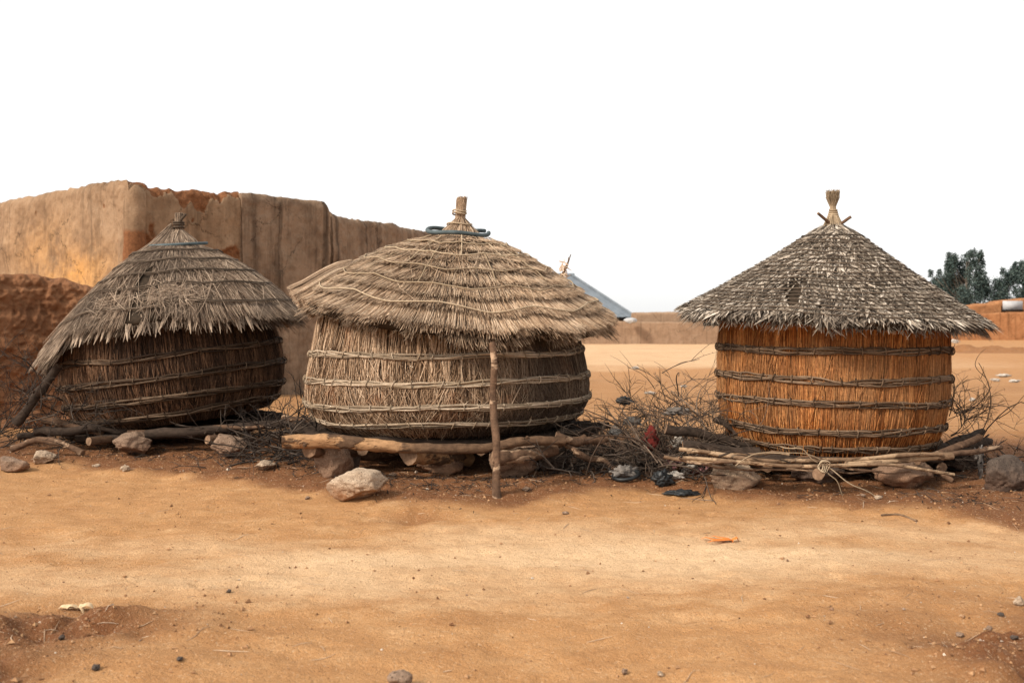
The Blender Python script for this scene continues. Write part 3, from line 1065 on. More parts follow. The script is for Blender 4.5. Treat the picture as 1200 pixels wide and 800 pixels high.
for t in (.16, .33, .50, .66, .86):
    h = MB()
    ring_tube(h, r, t, .062, .009, 5, rnd=U(.4, 1), zig=.02, zigk=8, n=140)
    ring_tube(h, r, t + .012, .060, .007, 5, rnd=U(0, 1), zig=.02, zigk=8, n=140)
    h.build('rope', M['rope_dark'], rf)
h = MB()
pp = np.linspace(0, 1, 6)
tube(h, r.pt(np.full(6, -.30), .6 + .44 * pp, np.full(6, -.11)), .022, 8, rough=.12, mcap=1)
h.build('rafter', [M['stick_pale'], M['cut']], rf)


# ------------------------------------------------------------------ stones
def ico(sub):
    import bmesh
    bm = bmesh.new()
    bmesh.ops.create_icosphere(bm, subdivisions=sub, radius=1)
    bm.verts.ensure_lookup_table()
    v = np.array([x.co for x in bm.verts])
    t = np.array([[q.index for q in f.verts] for f in bm.faces])
    bm.free()
    return v, t


I5, I3 = ico(5), ico(3)


def rock(size, seed, nplanes=13, sub=I5, rough=.085):
    rg = np.random.default_rng(seed)
    pl = norm(rg.normal(0, 1, (nplanes, 3)))
    d = rg.uniform(.62, .95, nplanes)
    v = sub[0]
    dots = v @ pl.T
    rr = np.min(np.where(dots > .15, d / np.maximum(dots, .15), 9), 1)
    rr = np.minimum(rr, 1.15)
    rr = rr + rough * fbm(v * 2.6 + seed, seed % 97, 4) + rough * .35 * fbm(v * 9 + seed, seed % 89, 3)
    return v * rr[:, None] * np.asarray(size, float)


def stone(px, py_base, wpx, hpx, label, m='stone', seed=1, depth=None, bury=.12, soil=.5, group='granary footing stones', name='stone', rot=0., cat='stone'):
    x, d = G(px, py_base)
    if depth: d = depth; x = (px - 600) / F * d
    sx = wpx * d / F / 2 * 1.06
    szz = hpx * d / F / 2 * (1 + bury)
    v = rock((sx, sx * .8, szz), seed)
    a = rot
    R = np.array([[math.cos(a), -math.sin(a), 0], [math.sin(a), math.cos(a), 0], [0, 0, 1]])
    y = d + sx * .65
    z0 = ghs(x, y)
    v = v * [1, 1, 1]
    lo = v[:, 2].min()
    v = v + [x, y, z0 - lo - szz * 2 * bury]
    e = soil * (1 - sstep(.05, .75, (v[:, 2] - z0) / (2 * szz)))
    mb = MB()
    mb.add(v, t=sub_t, rnd=.5, ext=e)
    o = mb.build(name, M[m], smooth=True, origin='auto')
    return tag(o, label, cat, group)


sub_t = I5[1]
stone(151, 541, 50, 27, 'flat brown stone under the left end of the leaning granary', seed=3, depth=10.85, bury=.05)
stone(263, 546, 40, 27, 'squat tan stone under the stub log of the leaning granary', seed=8, depth=10.65, bury=.05)
stone(388, 572, 46, 42, 'upright tan block under the peeled log of the middle granary', seed=12, depth=9.35, soil=.4)
stone(411, 553, 26, 30, 'small shaded stone behind the upright block', 'stone_dark', seed=15, depth=9.75)
stone(419, 592, 66, 32, 'pale topped boulder lying alone in front of the middle granary', 'stone_white', seed=21, soil=1.0, group=None, name='boulder', cat='boulder')
stone(511, 562, 56, 26, 'low reddish slab under the rounded log stub', seed=27, depth=9.7, soil=.8)
stone(608, 570, 56, 40, 'speckled granite block under the short thick log', seed=33, depth=9.45, soil=.25)
stone(652, 556, 44, 34, 'dark shaded stone under the right end of the middle granary', 'stone_dark', seed=38, depth=9.95)
stone(452, 552, 34, 14, 'pale flat stone deep in the gap under the middle granary', 'stone', seed=44, depth=10.8)
stone(862, 580, 58, 34, 'pale angular stone under the left end of the orange granary', 'stone_white', seed=52, depth=8.95, soil=.55)
stone(962, 580, 62, 30, 'low dark stone behind the knotted log end', 'stone_dark', seed=58, depth=9.15)
stone(1070, 590, 66, 42, 'broad reddish block under the right end of the orange granary', seed=66, depth=8.85, soil=.75)
stone(1186, 577, 50, 44, 'large dark rock at the far right beside the stick ends', 'stone_dark', seed=73, group=None, name='boulder', cat='boulder')
stone(1130, 562, 56, 30, 'dark stone in shade behind the hanging rag strip', 'stone_dark', seed=77, depth=10.0)
stone(9, 553, 34, 18, 'smooth grey stone at the foot of the brush by the left edge', seed=81, group=None)
stone(46, 545, 26, 14, 'small pale stone under the bent branch', 'stone_white', seed=83, group=None)
stone(308, 552, 26, 9, 'flat whitish stone below the dark brushwood', 'stone_white', seed=85, group=None)
for (px, py, dd, sd) in ((205, 0, 13.0, 201), (150, 0, 13.2, 202), (270, 0, 13.3, 203), (470, 0, 11.9, 204), (560, 0, 12.0, 205), (640, 0, 11.6, 206),
                         (905, 0, 10.9, 207), (985, 0, 11.0, 208), (1060, 0, 10.8, 209)):
    stone(px, 560, 46, 36, 'rear footing stone hidden in the shade under a granary', 'stone_dark', seed=sd, depth=dd - .2, group='rear footing stones')


# ------------------------------------------------------------------ logs and sticks
def log(p0, p1, r0, r1, label, m='log', name='log', group=None, bend=.03, seed=1, n=22, sides=12, rough=.12, mid=None, cat=None, knots=True, knotn=2, peelf=None):
    pts = [np.asarray(p0, float)] + ([np.asarray(q, float) for q in mid] if mid else []) + [np.asarray(p1, float)]
    pts = np.array(pts)
    s = np.r_[0, np.cumsum(np.linalg.norm(np.diff(pts, axis=0), axis=1))]
    u = np.linspace(0, s[-1], n)
    c = np.stack([np.interp(u, s, pts[:, i]) for i in range(3)], -1)
    if mid:
        for _ in range(2):
            c[1:-1] = (c[:-2] + 2 * c[1:-1] + c[2:]) / 4
    f = u[:, None] / max(s[-1], .01)
    env = np.sin(PI * f[:, 0])
    for ax, k in ((0, .6), (1, 1), (2, 1)):
        c[:, ax] += bend * k * vn(np.stack([f[:, 0] * 3.2, f[:, 0] * 0 + seed * 1.7, f[:, 0] * 0 + ax * 5], -1), 60) * np.minimum(env * 2, 1)
    rad = r0 + (r1 - r0) * f[:, 0]
    rad = rad * (1 + .12 * vn(np.stack([f[:, 0] * 7, f[:, 0] * 0 + seed, f[:, 0] * 0], -1), 61))
    mb = MB()
    tube(mb, c, rad, sides, rnd=.5, rough=rough, mcap=1, seed=seed, ext=1. if peelf is None else np.repeat(peelf(f[:, 0]), sides))
    if knots:
        rg = np.random.default_rng(seed)
        for _ in range(knotn):
            i = rg.integers(3, n - 3)
            dv = norm(rg.normal(0, 1, 3) + [0, -.4, .4])
            tube(mb, np.array([c[i], c[i] + dv * rad[i] * 1.3]), [rad[i] * .55, rad[i] * .25], 7, rough=.1)
    o = mb.build(name, [M[m], M['cut']], origin='auto')
    return tag(o, label, cat or name, group)


PLG = 'platform logs under the granaries'
# middle platform
log(P(331, 517, 9.25), P(662, 516, 9.40), .060, .043, 'long log along the front of the middle granary, peeled pale at its left end', 'log_pale', group=PLG, bend=.06, rough=.22, sides=18, seed=2, n=56, mid=[P(400, 518, 9.25), P(470, 524, 9.25), P(560, 525, 9.3)], knotn=5, peelf=lambda f: 1.6 - 3.4 * sstep(.30, .5, f) * .47)
log(P(362, 526, 9.3), P(470, 529, 10.4), .075, .06, 'reddish log slanting back beneath the long peeled log', 'log', group=PLG, seed=3)
log(P(479, 533, 9.3), P(548, 537, 10.2), .085, .09, 'rounded log stub poking out over the low slab', 'log_pale', group=PLG, seed=4, rough=.2, bend=.02)
log(P(577, 536, 9.25), P(652, 527, 9.55), .078, .05, 'short thick log lying on the speckled granite block', 'log', group=PLG, seed=5, bend=.02)
log(P(651, 511, 9.45), P(712, 514, 9.7), .042, .032, 'crooked knobbly branch right of the long peeled log', 'log', 'branch', PLG, seed=6, mid=[P(675, 519, 9.5)])
log(P(640, 522, 9.55), P(686, 512, 9.8), .038, .03, 'thin branch end crossing behind the crooked branch', 'log', 'branch', PLG, seed=7)
log(P(664, 523, 9.5), P(680, 531, 9.35), .022, .018, 'short broken stub pointing down right of the granary logs', 'log', 'branch', PLG, seed=8)
log(P(672, 530, 9.7), P(725, 550, 9.6), .035, .02, 'brown branch sloping down into the rubbish', 'log', 'branch', PLG, seed=9)
log(P(655, 508, 9.9), P(716, 499, 10.3), .03, .02, 'dark branch rising behind the crooked branch', 'log_dark', 'branch', PLG, seed=10)
for i in range(13):      # floor poles, mostly in shade
    y = MD - 1.2 + i * .2
    hw = math.sqrt(max(1.5 ** 2 - (y - MD) ** 2, .3))
    zc = .37
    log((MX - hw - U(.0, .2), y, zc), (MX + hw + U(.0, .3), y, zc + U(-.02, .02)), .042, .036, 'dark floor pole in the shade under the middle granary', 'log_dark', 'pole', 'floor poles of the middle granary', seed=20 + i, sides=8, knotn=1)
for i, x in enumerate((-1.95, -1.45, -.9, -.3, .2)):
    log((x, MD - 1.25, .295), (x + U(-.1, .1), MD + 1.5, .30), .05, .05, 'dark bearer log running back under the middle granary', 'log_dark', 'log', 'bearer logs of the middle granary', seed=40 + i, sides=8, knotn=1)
# prop pole in front of the middle granary
bx, bd = G(583, 583)
log((bx, bd, ghs(bx, bd) - .05), P(577, 402, 9.0), .038, .029, 'slim bark stripped prop pole standing against the middle granary eave', 'log', 'pole', None, .03, 77, 40, 10, .12, knotn=4)

# right platform
log(P(796, 526, 9.0), P(1104, 532, 8.7), .021, .019, 'long pale pole along the front of the orange granary, uppermost', 'stick_pale', 'pole', 'pale poles under the orange granary', .03, 81, 30, 9, mid=[P(900, 538, 8.75), P(990, 538, 8.7)])
log(P(800, 536, 8.85), P(1118, 556, 8.65), .019, .014, 'long pale pole bending down at its right end', 'stick_pale', 'pole', 'pale poles under the orange granary', .02, 82, 30, 9, mid=[P(940, 548, 8.6), P(1050, 545, 8.6), P(1085, 550, 8.6)])
log(P(990, 543, 8.7), P(1116, 534, 8.75), .030, .036, 'thick pale pole end right of the twine knot', 'stick_pale', 'pole', 'pale poles under the orange granary', .015, 83, 20, 10)
log(P(778, 535, 9.0), P(940, 545, 8.75), .016, .018, 'thin pale stick left of the twine knot', 'stick_pale', 'stick', 'pale poles under the orange granary', .03, 84, 20, 8)
log(P(830, 531, 8.95), P(960, 548, 8.7), .015, .014, 'thin brown stick crossing the pale poles', 'log', 'stick', 'pale poles under the orange granary', .03, 85, 20, 8)
log(P(805, 530, 8.9), P(925, 532, 8.8), .016, .016, 'greyish stick lying above the pale poles', 'stick_pale', 'stick', 'pale poles under the orange granary', .03, 86, 20, 8)
log(P(959, 555, 8.55), P(964, 545, 9.9), .052, .055, 'dark log end poking forward below the twine knot', 'log', 'log', PLG, .01, 87)
log(P(780, 503, 9.5), P(880, 522, 9.6), .045, .035, 'dark log left of the orange granary, under the brush', 'log_dark', 'log', PLG, .03, 88)
log(P(800, 522, 9.3), P(890, 530, 9.3), .05, .045, 'charred looking log behind the pale poles', 'log_dark', 'log', PLG, .03, 89)
log(P(838, 490, 9.9), P(868, 508, 9.8), .03, .03, 'dark branch leaning on the left foot of the orange granary', 'log_dark', 'branch', PLG, .02, 90)
log(P(1075, 540, 8.9), P(1148, 512, 9.4), .036, .030, 'brown stick reaching out right of the orange granary', 'log', 'stick', 'stick ends right of the orange granary', .02, 91)
log(P(1095, 535, 9.0), P(1173, 524, 9.4), .030, .022, 'longest stick end, pointing right past the orange granary', 'log', 'stick', 'stick ends right of the orange granary', .02, 92)
log(P(1095, 525, 9.5), P(1160, 517, 9.9), .045, .04, 'charred log end right of the orange granary', 'log_dark', 'log', 'stick ends right of the orange granary', .02, 93)
log(P(1110, 522, 9.6), P(1152, 505, 9.9), .05, .03, 'black knobbly stump tip above the stick ends', 'log_dark', 'log', 'stick ends right of the orange granary', .02, 94)
log(P(1098, 550, 8.85), P(1116, 563, 8.8), .035, .02, 'broken grey branch beside the broad reddish block', 'log', 'branch', 'stick ends right of the orange granary', .01, 95)
RGS = np.random.default_rng(77)
for i in range(11):
    xa, ya = RGS.uniform(795, 930), RGS.uniform(527, 546)
    La = RGS.uniform(70, 190)
    log(P(xa, ya, RGS.uniform(8.75, 9.1)), P(xa + La, min(ya + RGS.uniform(-5, 12), 552), RGS.uniform(8.6, 8.95)), RGS.uniform(.008, .014), .007, 'thin brown twig among the poles under the orange granary', 'log' if i % 3 else 'log_dark', 'twig', 'thin twigs among the poles', .05, 500 + i, 18, 6, knots=False)
for i in range(10):
    y = RD - .85 + i * .2
    hw = math.sqrt(max(1.1 ** 2 - (y - RD) ** 2, .25))
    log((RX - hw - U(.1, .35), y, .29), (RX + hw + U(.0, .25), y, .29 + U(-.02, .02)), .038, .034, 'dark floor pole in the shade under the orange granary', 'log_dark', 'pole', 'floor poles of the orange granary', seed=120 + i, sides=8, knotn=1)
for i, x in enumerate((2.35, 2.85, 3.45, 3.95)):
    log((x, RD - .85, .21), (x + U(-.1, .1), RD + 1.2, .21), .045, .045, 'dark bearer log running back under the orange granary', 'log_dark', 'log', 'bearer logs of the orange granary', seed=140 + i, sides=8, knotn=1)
# twine tied round the poles
tw = MB()
for j in range(4):
    a = np.linspace(0, 2 * PI, 18)
    c = P(961 + j * 1.5, 546, 8.56)
    tube(tw, c + .62 * np.stack([(.05 + .01 * j) * np.cos(a) + .01 * np.sin(3 * a), -.03 + .03 * np.sin(2 * a + j), (.075 + .006 * j) * np.sin(a)], -1) * (.7 + .08 * j) + c * (.3 - .08 * j) * 0, .0048, 5, rnd=U(.3, 1))
for (pa, pb_, pc) in (((962, 540), (905, 515), (862, 545)), ((962, 545), (1000, 565), (1035, 590)), ((965, 545), (985, 570), (990, 583)), ((958, 542), (945, 525), (915, 522))):
    q = np.array([P(*pa, 8.58), P(*pb_, 8.5), P(*pc, 8.6)])
    u = np.linspace(0, 1, 14)[:, None]
    tube(tw, q[0] * (1 - u) ** 2 + 2 * q[1] * u * (1 - u) + q[2] * u ** 2 + .015 * np.sin(u * 9 + pa[0]) * np.array([[.3, 0, 1]]), .0048, 5, rnd=U(.2, .8))
tag(tw.build('twine', M['rope'], origin='auto'), 'pale vine twine knotted round the poles of the orange granary', 'twine')

# left platform
log(P(69, 428, 11.3), P(18, 497, 11.2), .048, .056, 'dark prop log slanting under the low left eave', 'log_dark', 'log', None, .02, 161)
log(P(104, 517, 11.0), P(170, 514, 11.6), .046, .05, 'log butt end lying on the flat brown stone', 'log', 'log', PLG, .02, 162)
log(P(14, 526, 10.9), P(97, 531, 10.8), .038, .036, 'bent forked branch lying at the left brush', 'log', 'branch', PLG, .015, 163, mid=[P(44, 515, 10.9), P(70, 516, 10.85)])
log(P(40, 506, 11.3), P(160, 503, 11.4), .05, .045, 'dark log lying across the left brush', 'log_dark', 'log', PLG, .04, 164)
log(P(50, 492, 11.5), P(120, 508, 11.4), .045, .04, 'grey brown log end behind the bent branch', 'log', 'log', PLG, .03, 165)
log(P(20, 512, 11.3), P(110, 505, 11.7), .04, .036, 'shaded branch among the left brush', 'log_dark', 'branch', PLG, .04, 166)
log(P(243, 515, 10.9), P(300, 520, 11.4), .056, .055, 'pale ended stub log on the squat tan stone', 'log', 'log', PLG, .02, 167)
log(P(170, 510, 11.0), P(335, 497, 11.3), .055, .045, 'long dark log under the front of the leaning granary', 'log_dark', 'log', PLG, .03, 168, 30)
log(P(150, 507, 11.2), P(310, 499, 11.1), .028, .022, 'thin pole under the leaning granary', 'log', 'pole', PLG, .03, 169, 24)
log(P(332, 489, 11.6), P(395, 497, 11.2), .036, .03, 'grey branch bridging the leaning and the middle granary', 'log', 'branch', PLG, .03, 170)
log(P(335, 496, 11.3), P(392, 502, 11.0), .034, .03, 'darker branch just below the bridging branch', 'log_dark', 'branch', PLG, .03, 171)
for i in range(12):
    y = LD - 1.15 + i * .2
    hw = math.sqrt(max(1.3 ** 2 - (y - LD) ** 2, .3))
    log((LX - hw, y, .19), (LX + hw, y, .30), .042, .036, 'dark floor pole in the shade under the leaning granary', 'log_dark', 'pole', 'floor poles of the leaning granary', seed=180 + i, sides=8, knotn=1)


# ------------------------------------------------------------------ dry brush
def twigs(mb, p, d, L, r, depth, curl=.35, kids=(3, 5), grav=-.1, sides=4):
    n = max(4, int(L / .05))
    pts = [np.array(p, float)]
    d = np.array(d, float)
    bend = RNG.normal(0, curl, 3)
    for i in range(n):
        d = norm(d + bend * .18 + RNG.normal(0, .06, 3) + np.array([0, 0, grav * .12]))
        q = pts[-1] + d * L / n
        q[2] = max(q[2], ghs(q[0], q[1]) + .01) if i == n - 1 else max(q[2], .02)
        pts.append(q)
    pts = np.array(pts)
    tube(mb, pts, np.linspace(r, r * .5, len(pts)), sides, rnd=U(0, 1), cap=False)
    if depth > 0:
        for _ in range(RNG.integers(*kids)):
            i = RNG.integers(1, len(pts))
            t = norm(pts[i] - pts[i - 1])
            dd = norm(t + RNG.normal(0, .55, 3))
            twigs(mb, pts[i], dd, L * U(.35, .7), max(r * .6, .0016), depth - 1, curl, kids, grav, sides)
    elif U(0, 1) < .25:   # thorn like side spurs
        for _ in range(3):
            i = RNG.integers(1, len(pts))
            dd = norm(RNG.normal(0, 1, 3))
            tube(mb, np.array([pts[i], pts[i] + dd * .03]), [r * .8, r * .3], 3, rnd=U(0, 1), cap=False)


def bush(n, px0, px1, py0, py1, d0, d1, L, r, label, up=.8, depth=2, m='twig', curl=.35, aim=None, name='dry_bush', cat='bush', group='dry thorn brush', kids=(3, 5), kind=None):
    mb = MB()
    for _ in range(n):
        d = U(d0, d1)
        x = (U(px0, px1) - 600) / F * d
        z = max(CZ + (HOR - U(py0, py1)) / F * d, ghs(x, d) + .01)
        dv = norm(np.array([RNG.normal(0, 1), RNG.normal(0, .6), up * U(.2, 1.3)]) + (np.array(aim) if aim else 0))
        twigs(mb, (x, d, z), dv, U(.6, 1.2) * L, r * U(.7, 1.2), depth, curl, kids)
    o = mb.build(name, M[m], origin='auto')
    return tag(o, label, cat, group, kind)


bush(40, 700, 790, 500, 552, 9.6, 10.8, .60, .006, 'dry thorn bush over the rubbish right of the middle granary', .7, 2)
bush(36, 765, 845, 490, 550, 9.4, 10.6, .62, .006, 'dry thorn bush against the left side of the orange granary', .75, 2, aim=(.25, 0, .25))
bush(9, 770, 800, 540, 556, 9.3, 9.6, .95, .010, 'long bare boughs fanning up to the orange granary', .5, 1, aim=(.75, .1, .35))
bush(26, 1112, 1140, 470, 520, 9.9, 10.6, .50, .0055, 'curly dry creeper at the right side of the orange granary', .6, 2, curl=.9, aim=(.35, 0, .1))
bush(3, 1135, 1150, 518, 525, 9.4, 9.9, .85, .009, 'tall bare twig arching up over the right stick ends', 1.2, 1, curl=.5, kids=(1, 3))
bush(40, -25, 100, 478, 540, 11.1, 12.2, .60, .009, 'dark dry brush heaped against the red mud wall', .6, 2, 'twig_dark')
bush(26, -10, 70, 430, 500, 11.9, 12.8, .55, .006, 'thin dry weeds in front of the red mud wall', .9, 2, 'twig_dark')
bush(20, 70, 130, 450, 505, 11.0, 11.6, .42, .006, 'dark twigs hanging at the left foot of the leaning granary', .3, 2, 'twig_dark')
bush(44, 290, 372, 515, 545, 10.0, 11.2, .5, .010, 'dark brushwood heap between the leaning and the middle granary', .2, 2, 'twig_dark', name='brushwood_heap', cat='brushwood')
bush(30, 300, 390, 490, 520, 11.0, 12.0, .6, .010, 'dark brushwood stacked behind the branch between the granaries', .1, 2, 'twig_dark', name='brushwood_heap', cat='brushwood')
bush(44, 665, 735, 525, 560, 9.6, 10.6, .5, .012, 'dark brushwood heap at the right end of the middle granary', .15, 2, 'twig_dark', name='brushwood_heap', cat='brushwood')
bush(34, 735, 830, 530, 556, 9.5, 10.2, .5, .010, 'dark brushwood heap behind the black bundle', .1, 2, 'twig_dark', name='brushwood_heap', cat='brushwood')
bush(26, 1110, 1200, 535, 560, 9.3, 10.2, .4, .008, 'dark twig heap in front of the large dark rock', .1, 2, 'twig_dark', name='brushwood_heap', cat='brushwood')
bush(46, 705, 835, 505, 552, 9.5, 10.4, .34, .0055, 'low dense tangle of brown twigs over the rubbish', .5, 2, kids=(2, 5))
bush(8, 760, 780, 430, 520, 10.6, 11.2, .4, .005, 'sparse pale weeds behind the thorn bush', 1.3, 1)


# ------------------------------------------------------------------ rubbish
def scrap(px, py, wpx, hpx, mname, label, name, cat, seed, group='rubbish beside the orange granary', d=None, lift=0., rough=.34):
    x, dd = G(px, py)
    if d: dd = d; x = (px - 600) / F * dd
    z0 = ghs(x, dd) if not d else CZ + (HOR - py) / F * dd
    sx, szz = wpx * dd / F / 2, hpx * dd / F / 2
    v = rock((sx, max(sx * .6, .02), szz), seed, 9, I4, rough)
    if 'rag' in mname or mname == 'black':
        n0 = norm(v)
        fold = np.abs(vn(n0 * 3.1 + seed, 5)) + .6 * np.abs(vn(n0 * 7.3 + seed, 6)) + .3 * np.abs(vn(n0 * 15 + seed, 7))
        v = v * (.74 + .5 * fold)[:, None]
    v = v + [x, dd + sx * .4, z0 - v[:, 2].min() * .85 + lift]
    mb = MB()
    mb.add(v, t=I4[1])
    return tag(mb.build(name, M[mname], origin='auto'), label, cat, group)


I4 = ico(4)
scrap(776, 571, 20, 16, 'black', 'round black plastic bundle at the front of the rubbish', 'plastic_bundle', 'bundle', 301, rough=.15)
scrap(800, 581, 30, 6, 'black', 'flat black scrap lying in front of the rubbish', 'plastic_scrap', 'scrap', 302)
scrap(764, 527, 16, 22, 'ragred', 'dark red rag hung in the thorn bush', 'rag', 'rag', 303, d=9.6)
scrap(730, 562, 26, 14, 'raggrey', 'crumpled grey rag beside the dark hoop', 'rag', 'rag', 304)
scrap(790, 562, 20, 9, 'ragwhite', 'small off white rag behind the black bundle', 'rag', 'rag', 305)
scrap(806, 556, 20, 14, 'ragwhite', 'white crumpled bag between bush and pale poles', 'bag', 'bag', 306)
scrap(822, 556, 18, 12, 'ragpink', 'faded pink rag below the pale poles', 'rag', 'rag', 307)
scrap(790, 549, 18, 9, 'ragpink', 'pinkish rag in the middle of the rubbish', 'rag', 'rag', 308, d=9.7)
scrap(752, 545, 20, 12, 'raggrey', 'pale grey scrap deep in the brush', 'rag', 'rag', 309, d=9.9)
scrap(720, 512, 14, 12, 'ragwhite', 'whitish scrap caught high in the thorn bush', 'plastic_scrap', 'scrap', 310, d=10.3)
scrap(742, 500, 18, 10, 'ragwhite', 'pale scrap caught mid bush', 'plastic_scrap', 'scrap', 311, d=10.5)
scrap(795, 525, 18, 12, 'ragwhite', 'off white scrap behind the fanning boughs', 'plastic_scrap', 'scrap', 312, d=10.0)
scrap(732, 475, 16, 8, 'black', 'black shred snagged on top of the thorn bush', 'plastic_scrap', 'scrap', 313, d=9.9)
scrap(796, 487, 22, 10, 'raggrey', 'grey shred snagged in the bush by the orange granary', 'plastic_scrap', 'scrap', 314, d=9.9)
scrap(1150, 562, 5, 36, 'raggrey', 'grey white rag strip hanging from the stick ends', 'rag', 'rag', 315, d=9.35, rough=.25)
scrap(1144, 538, 10, 10, 'raggrey', 'knotted top of rag tied on the stick ends', 'rag', 'rag', 316, d=9.36)
scrap(430, 552, 22, 8, 'ragwhite', 'pale scrap in the gap under the middle granary', 'plastic_scrap', 'scrap', 317, d=10.5)
scrap(60, 538, 14, 6, 'stone_white', 'whitish scrap under the left brush', 'plastic_scrap', 'scrap', 318, None)
scrap(112, 547, 8, 4, 'stone_white', 'tiny white scrap on the earth by the flat brown stone', 'plastic_scrap', 'scrap', 319, None)
scrap(145, 552, 10, 7, 'stone_white', 'small cream lump on the earth before the flat stone', 'plastic_scrap', 'scrap', 320, None)
for i, (px, py, ww) in enumerate(((762, 462, 16), (802, 454, 10), (1178, 442, 20), (1190, 448, 16), (1168, 447, 14), (1120, 402, 14), (745, 433, 10), (935, 420, 8), (1140, 470, 8))):
    lb = ['largest white scrap on the bare earth behind the thorn bush', 'small white scrap on the bare earth beside the orange granary', 'white paper scrap in the far litter patch at right, hindmost',
          'white paper scrap in the far litter patch, by the right edge', 'white paper scrap in the far litter patch, nearest the granary', 'pale rubble bit at the foot of the orange house',
          'tiny pale scrap on the earth beyond the thorn bush', 'pale scrap on the earth behind the orange granary', 'tiny pale scrap behind the curly creeper'][i]
    scrap(px, py, ww * .65, 3, 'ragwhite', lb, 'paper_scrap', 'scrap', 330 + i, 'litter on the open ground')
h = MB()
x, d = G(735, 566)
a = np.linspace(0, 2 * PI, 30, endpoint=False)
tube(h, np.stack([x + .12 * np.cos(a), d + .10 + .10 * np.sin(a), ghs(x, d) + .06 + .03 * np.sin(a + .6)], -1), .018, 8, closed=True)
tag(h.build('rubber_hoop', M['black'], origin='auto'), 'dark rubber hoop lying beside the grey rag', 'hoop', 'rubbish beside the orange granary')


def leaf_thing(px, py, blades, mname, label, name, cat):
    x, d = G(px, py)
    mb = MB()
    for (a, L, w_) in blades:
        u = np.linspace(0, 1, 7)
        xx, yy = x + np.cos(a) * L * u, d + np.sin(a) * L * u
        zz = gh(xx, yy) + .008 + .018 * np.sin(u * PI) + .012 * vn(np.stack([u * 5, u * 0 + a, u * 0], -1), 3)
        leaves(mb, np.stack([xx, yy, zz], -1)[None], np.array([w_]), np.array([0, 0, 1.]), np.array([.5]), 0., .5)
    tag(mb.build(name, M[mname], origin='auto'), label, cat)


leaf_thing(858, 635, [(PI + .35, .2, .018), (PI - .1, .22, .016), (PI - .45, .16, .012), (.2, .05, .02)], 'leaf_or', 'orange dry leaf lying alone on the pale path', 'dry_leaf', 'leaf')
leaf_thing(92, 715, [(PI, .11, .03), (-.1, .09, .03), (-.7, .06, .015), (PI + .5, .06, .02)], 'leaf_pale', 'pale curled leaf on the rough earth at lower left', 'dry_leaf', 'leaf')
x, d = G(1058, 610)
log((x - .14, d + .08, ghs(x - .14, d + .08) + .01), (x + .1, d - .02, ghs(x + .1, d - .02) + .008), .008, .010, 'small curved pale twig on the earth before the broad reddish block', 'stick_pale', 'twig', None, .01, 401, 14, 7, mid=[(x + .03, d + .09, ghs(x, d + .09) + .012)], knots=False)

PEB = [(468, 806, 34, 26, 'stone'), (112, 785, 11, 10, 'stone_dark'), (72, 749, 9, 8, 'stone_dark'), (210, 774, 9, 6, 'stone_dark'), (1126, 746, 15, 6, 'stone'), (1196, 710, 18, 14, 'stone_white'),
       (732, 790, 9, 9, 'stone'), (774, 792, 8, 7, 'stone_white'), (1174, 722, 10, 6, 'stone_dark'), (268, 694, 8, 5, 'stone_dark'), (663, 603, 10, 6, 'stone'), (617, 576, 12, 7, 'stone'),
       (1030, 585, 11, 7, 'stone_white'), (1012, 582, 9, 5, 'stone'), (460, 558, 12, 6, 'stone'), (360, 585, 9, 5, 'stone'), (1190, 750, 12, 8, 'stone_dark'), (1160, 738, 10, 6, 'stone')]
PLAB = ['dark clod cut by the bottom edge of the picture', 'darkest pebble beside a dry stalk at lower left', 'dark pebble on the rough earth at lower left', 'dark pebble on the sand between the pale leaf and the bottom edge',
        'grey chip on the rough earth at lower right', 'pale stone on the right edge of the path', 'reddish pebble near the bottom edge, right of the middle', 'pale pebble beside the reddish one near the bottom edge',
        'dark pebble below the pale stone at right', 'dark pebble on the pale path at left', 'brown pebble in front of the speckled granite block', 'brown pebble beside the foot of the prop pole',
        'pale pebble at the end of the hanging twine', 'brown pebble beside the pale one under the twine', 'pale brown pebble behind the pale topped boulder', 'brown pebble left of the pale topped boulder',
        'dark pebble low on the rough earth at right edge', 'brown chip on the rough earth at right']
for i, ((px, py, ww, hh, mm), lb) in enumerate(zip(PEB, PLAB)):
    scrap(px, py, ww * .75, hh * .75, mm, lb, 'pebble', 'pebble', 420 + i, 'loose pebbles on the sand', rough=.12)


# ------------------------------------------------------------------ mud walls
def ray_u(px, A, B):
    """where the sight line of a photo column meets the plan line A-B: fraction along, depth"""
    k = (px - 600) / F
    ax, ay = A
    dx, dy = B[0] - ax, B[1] - ay
    u = (k * ay - ax) / (dx - k * dy)
    return u, ay + u * dy


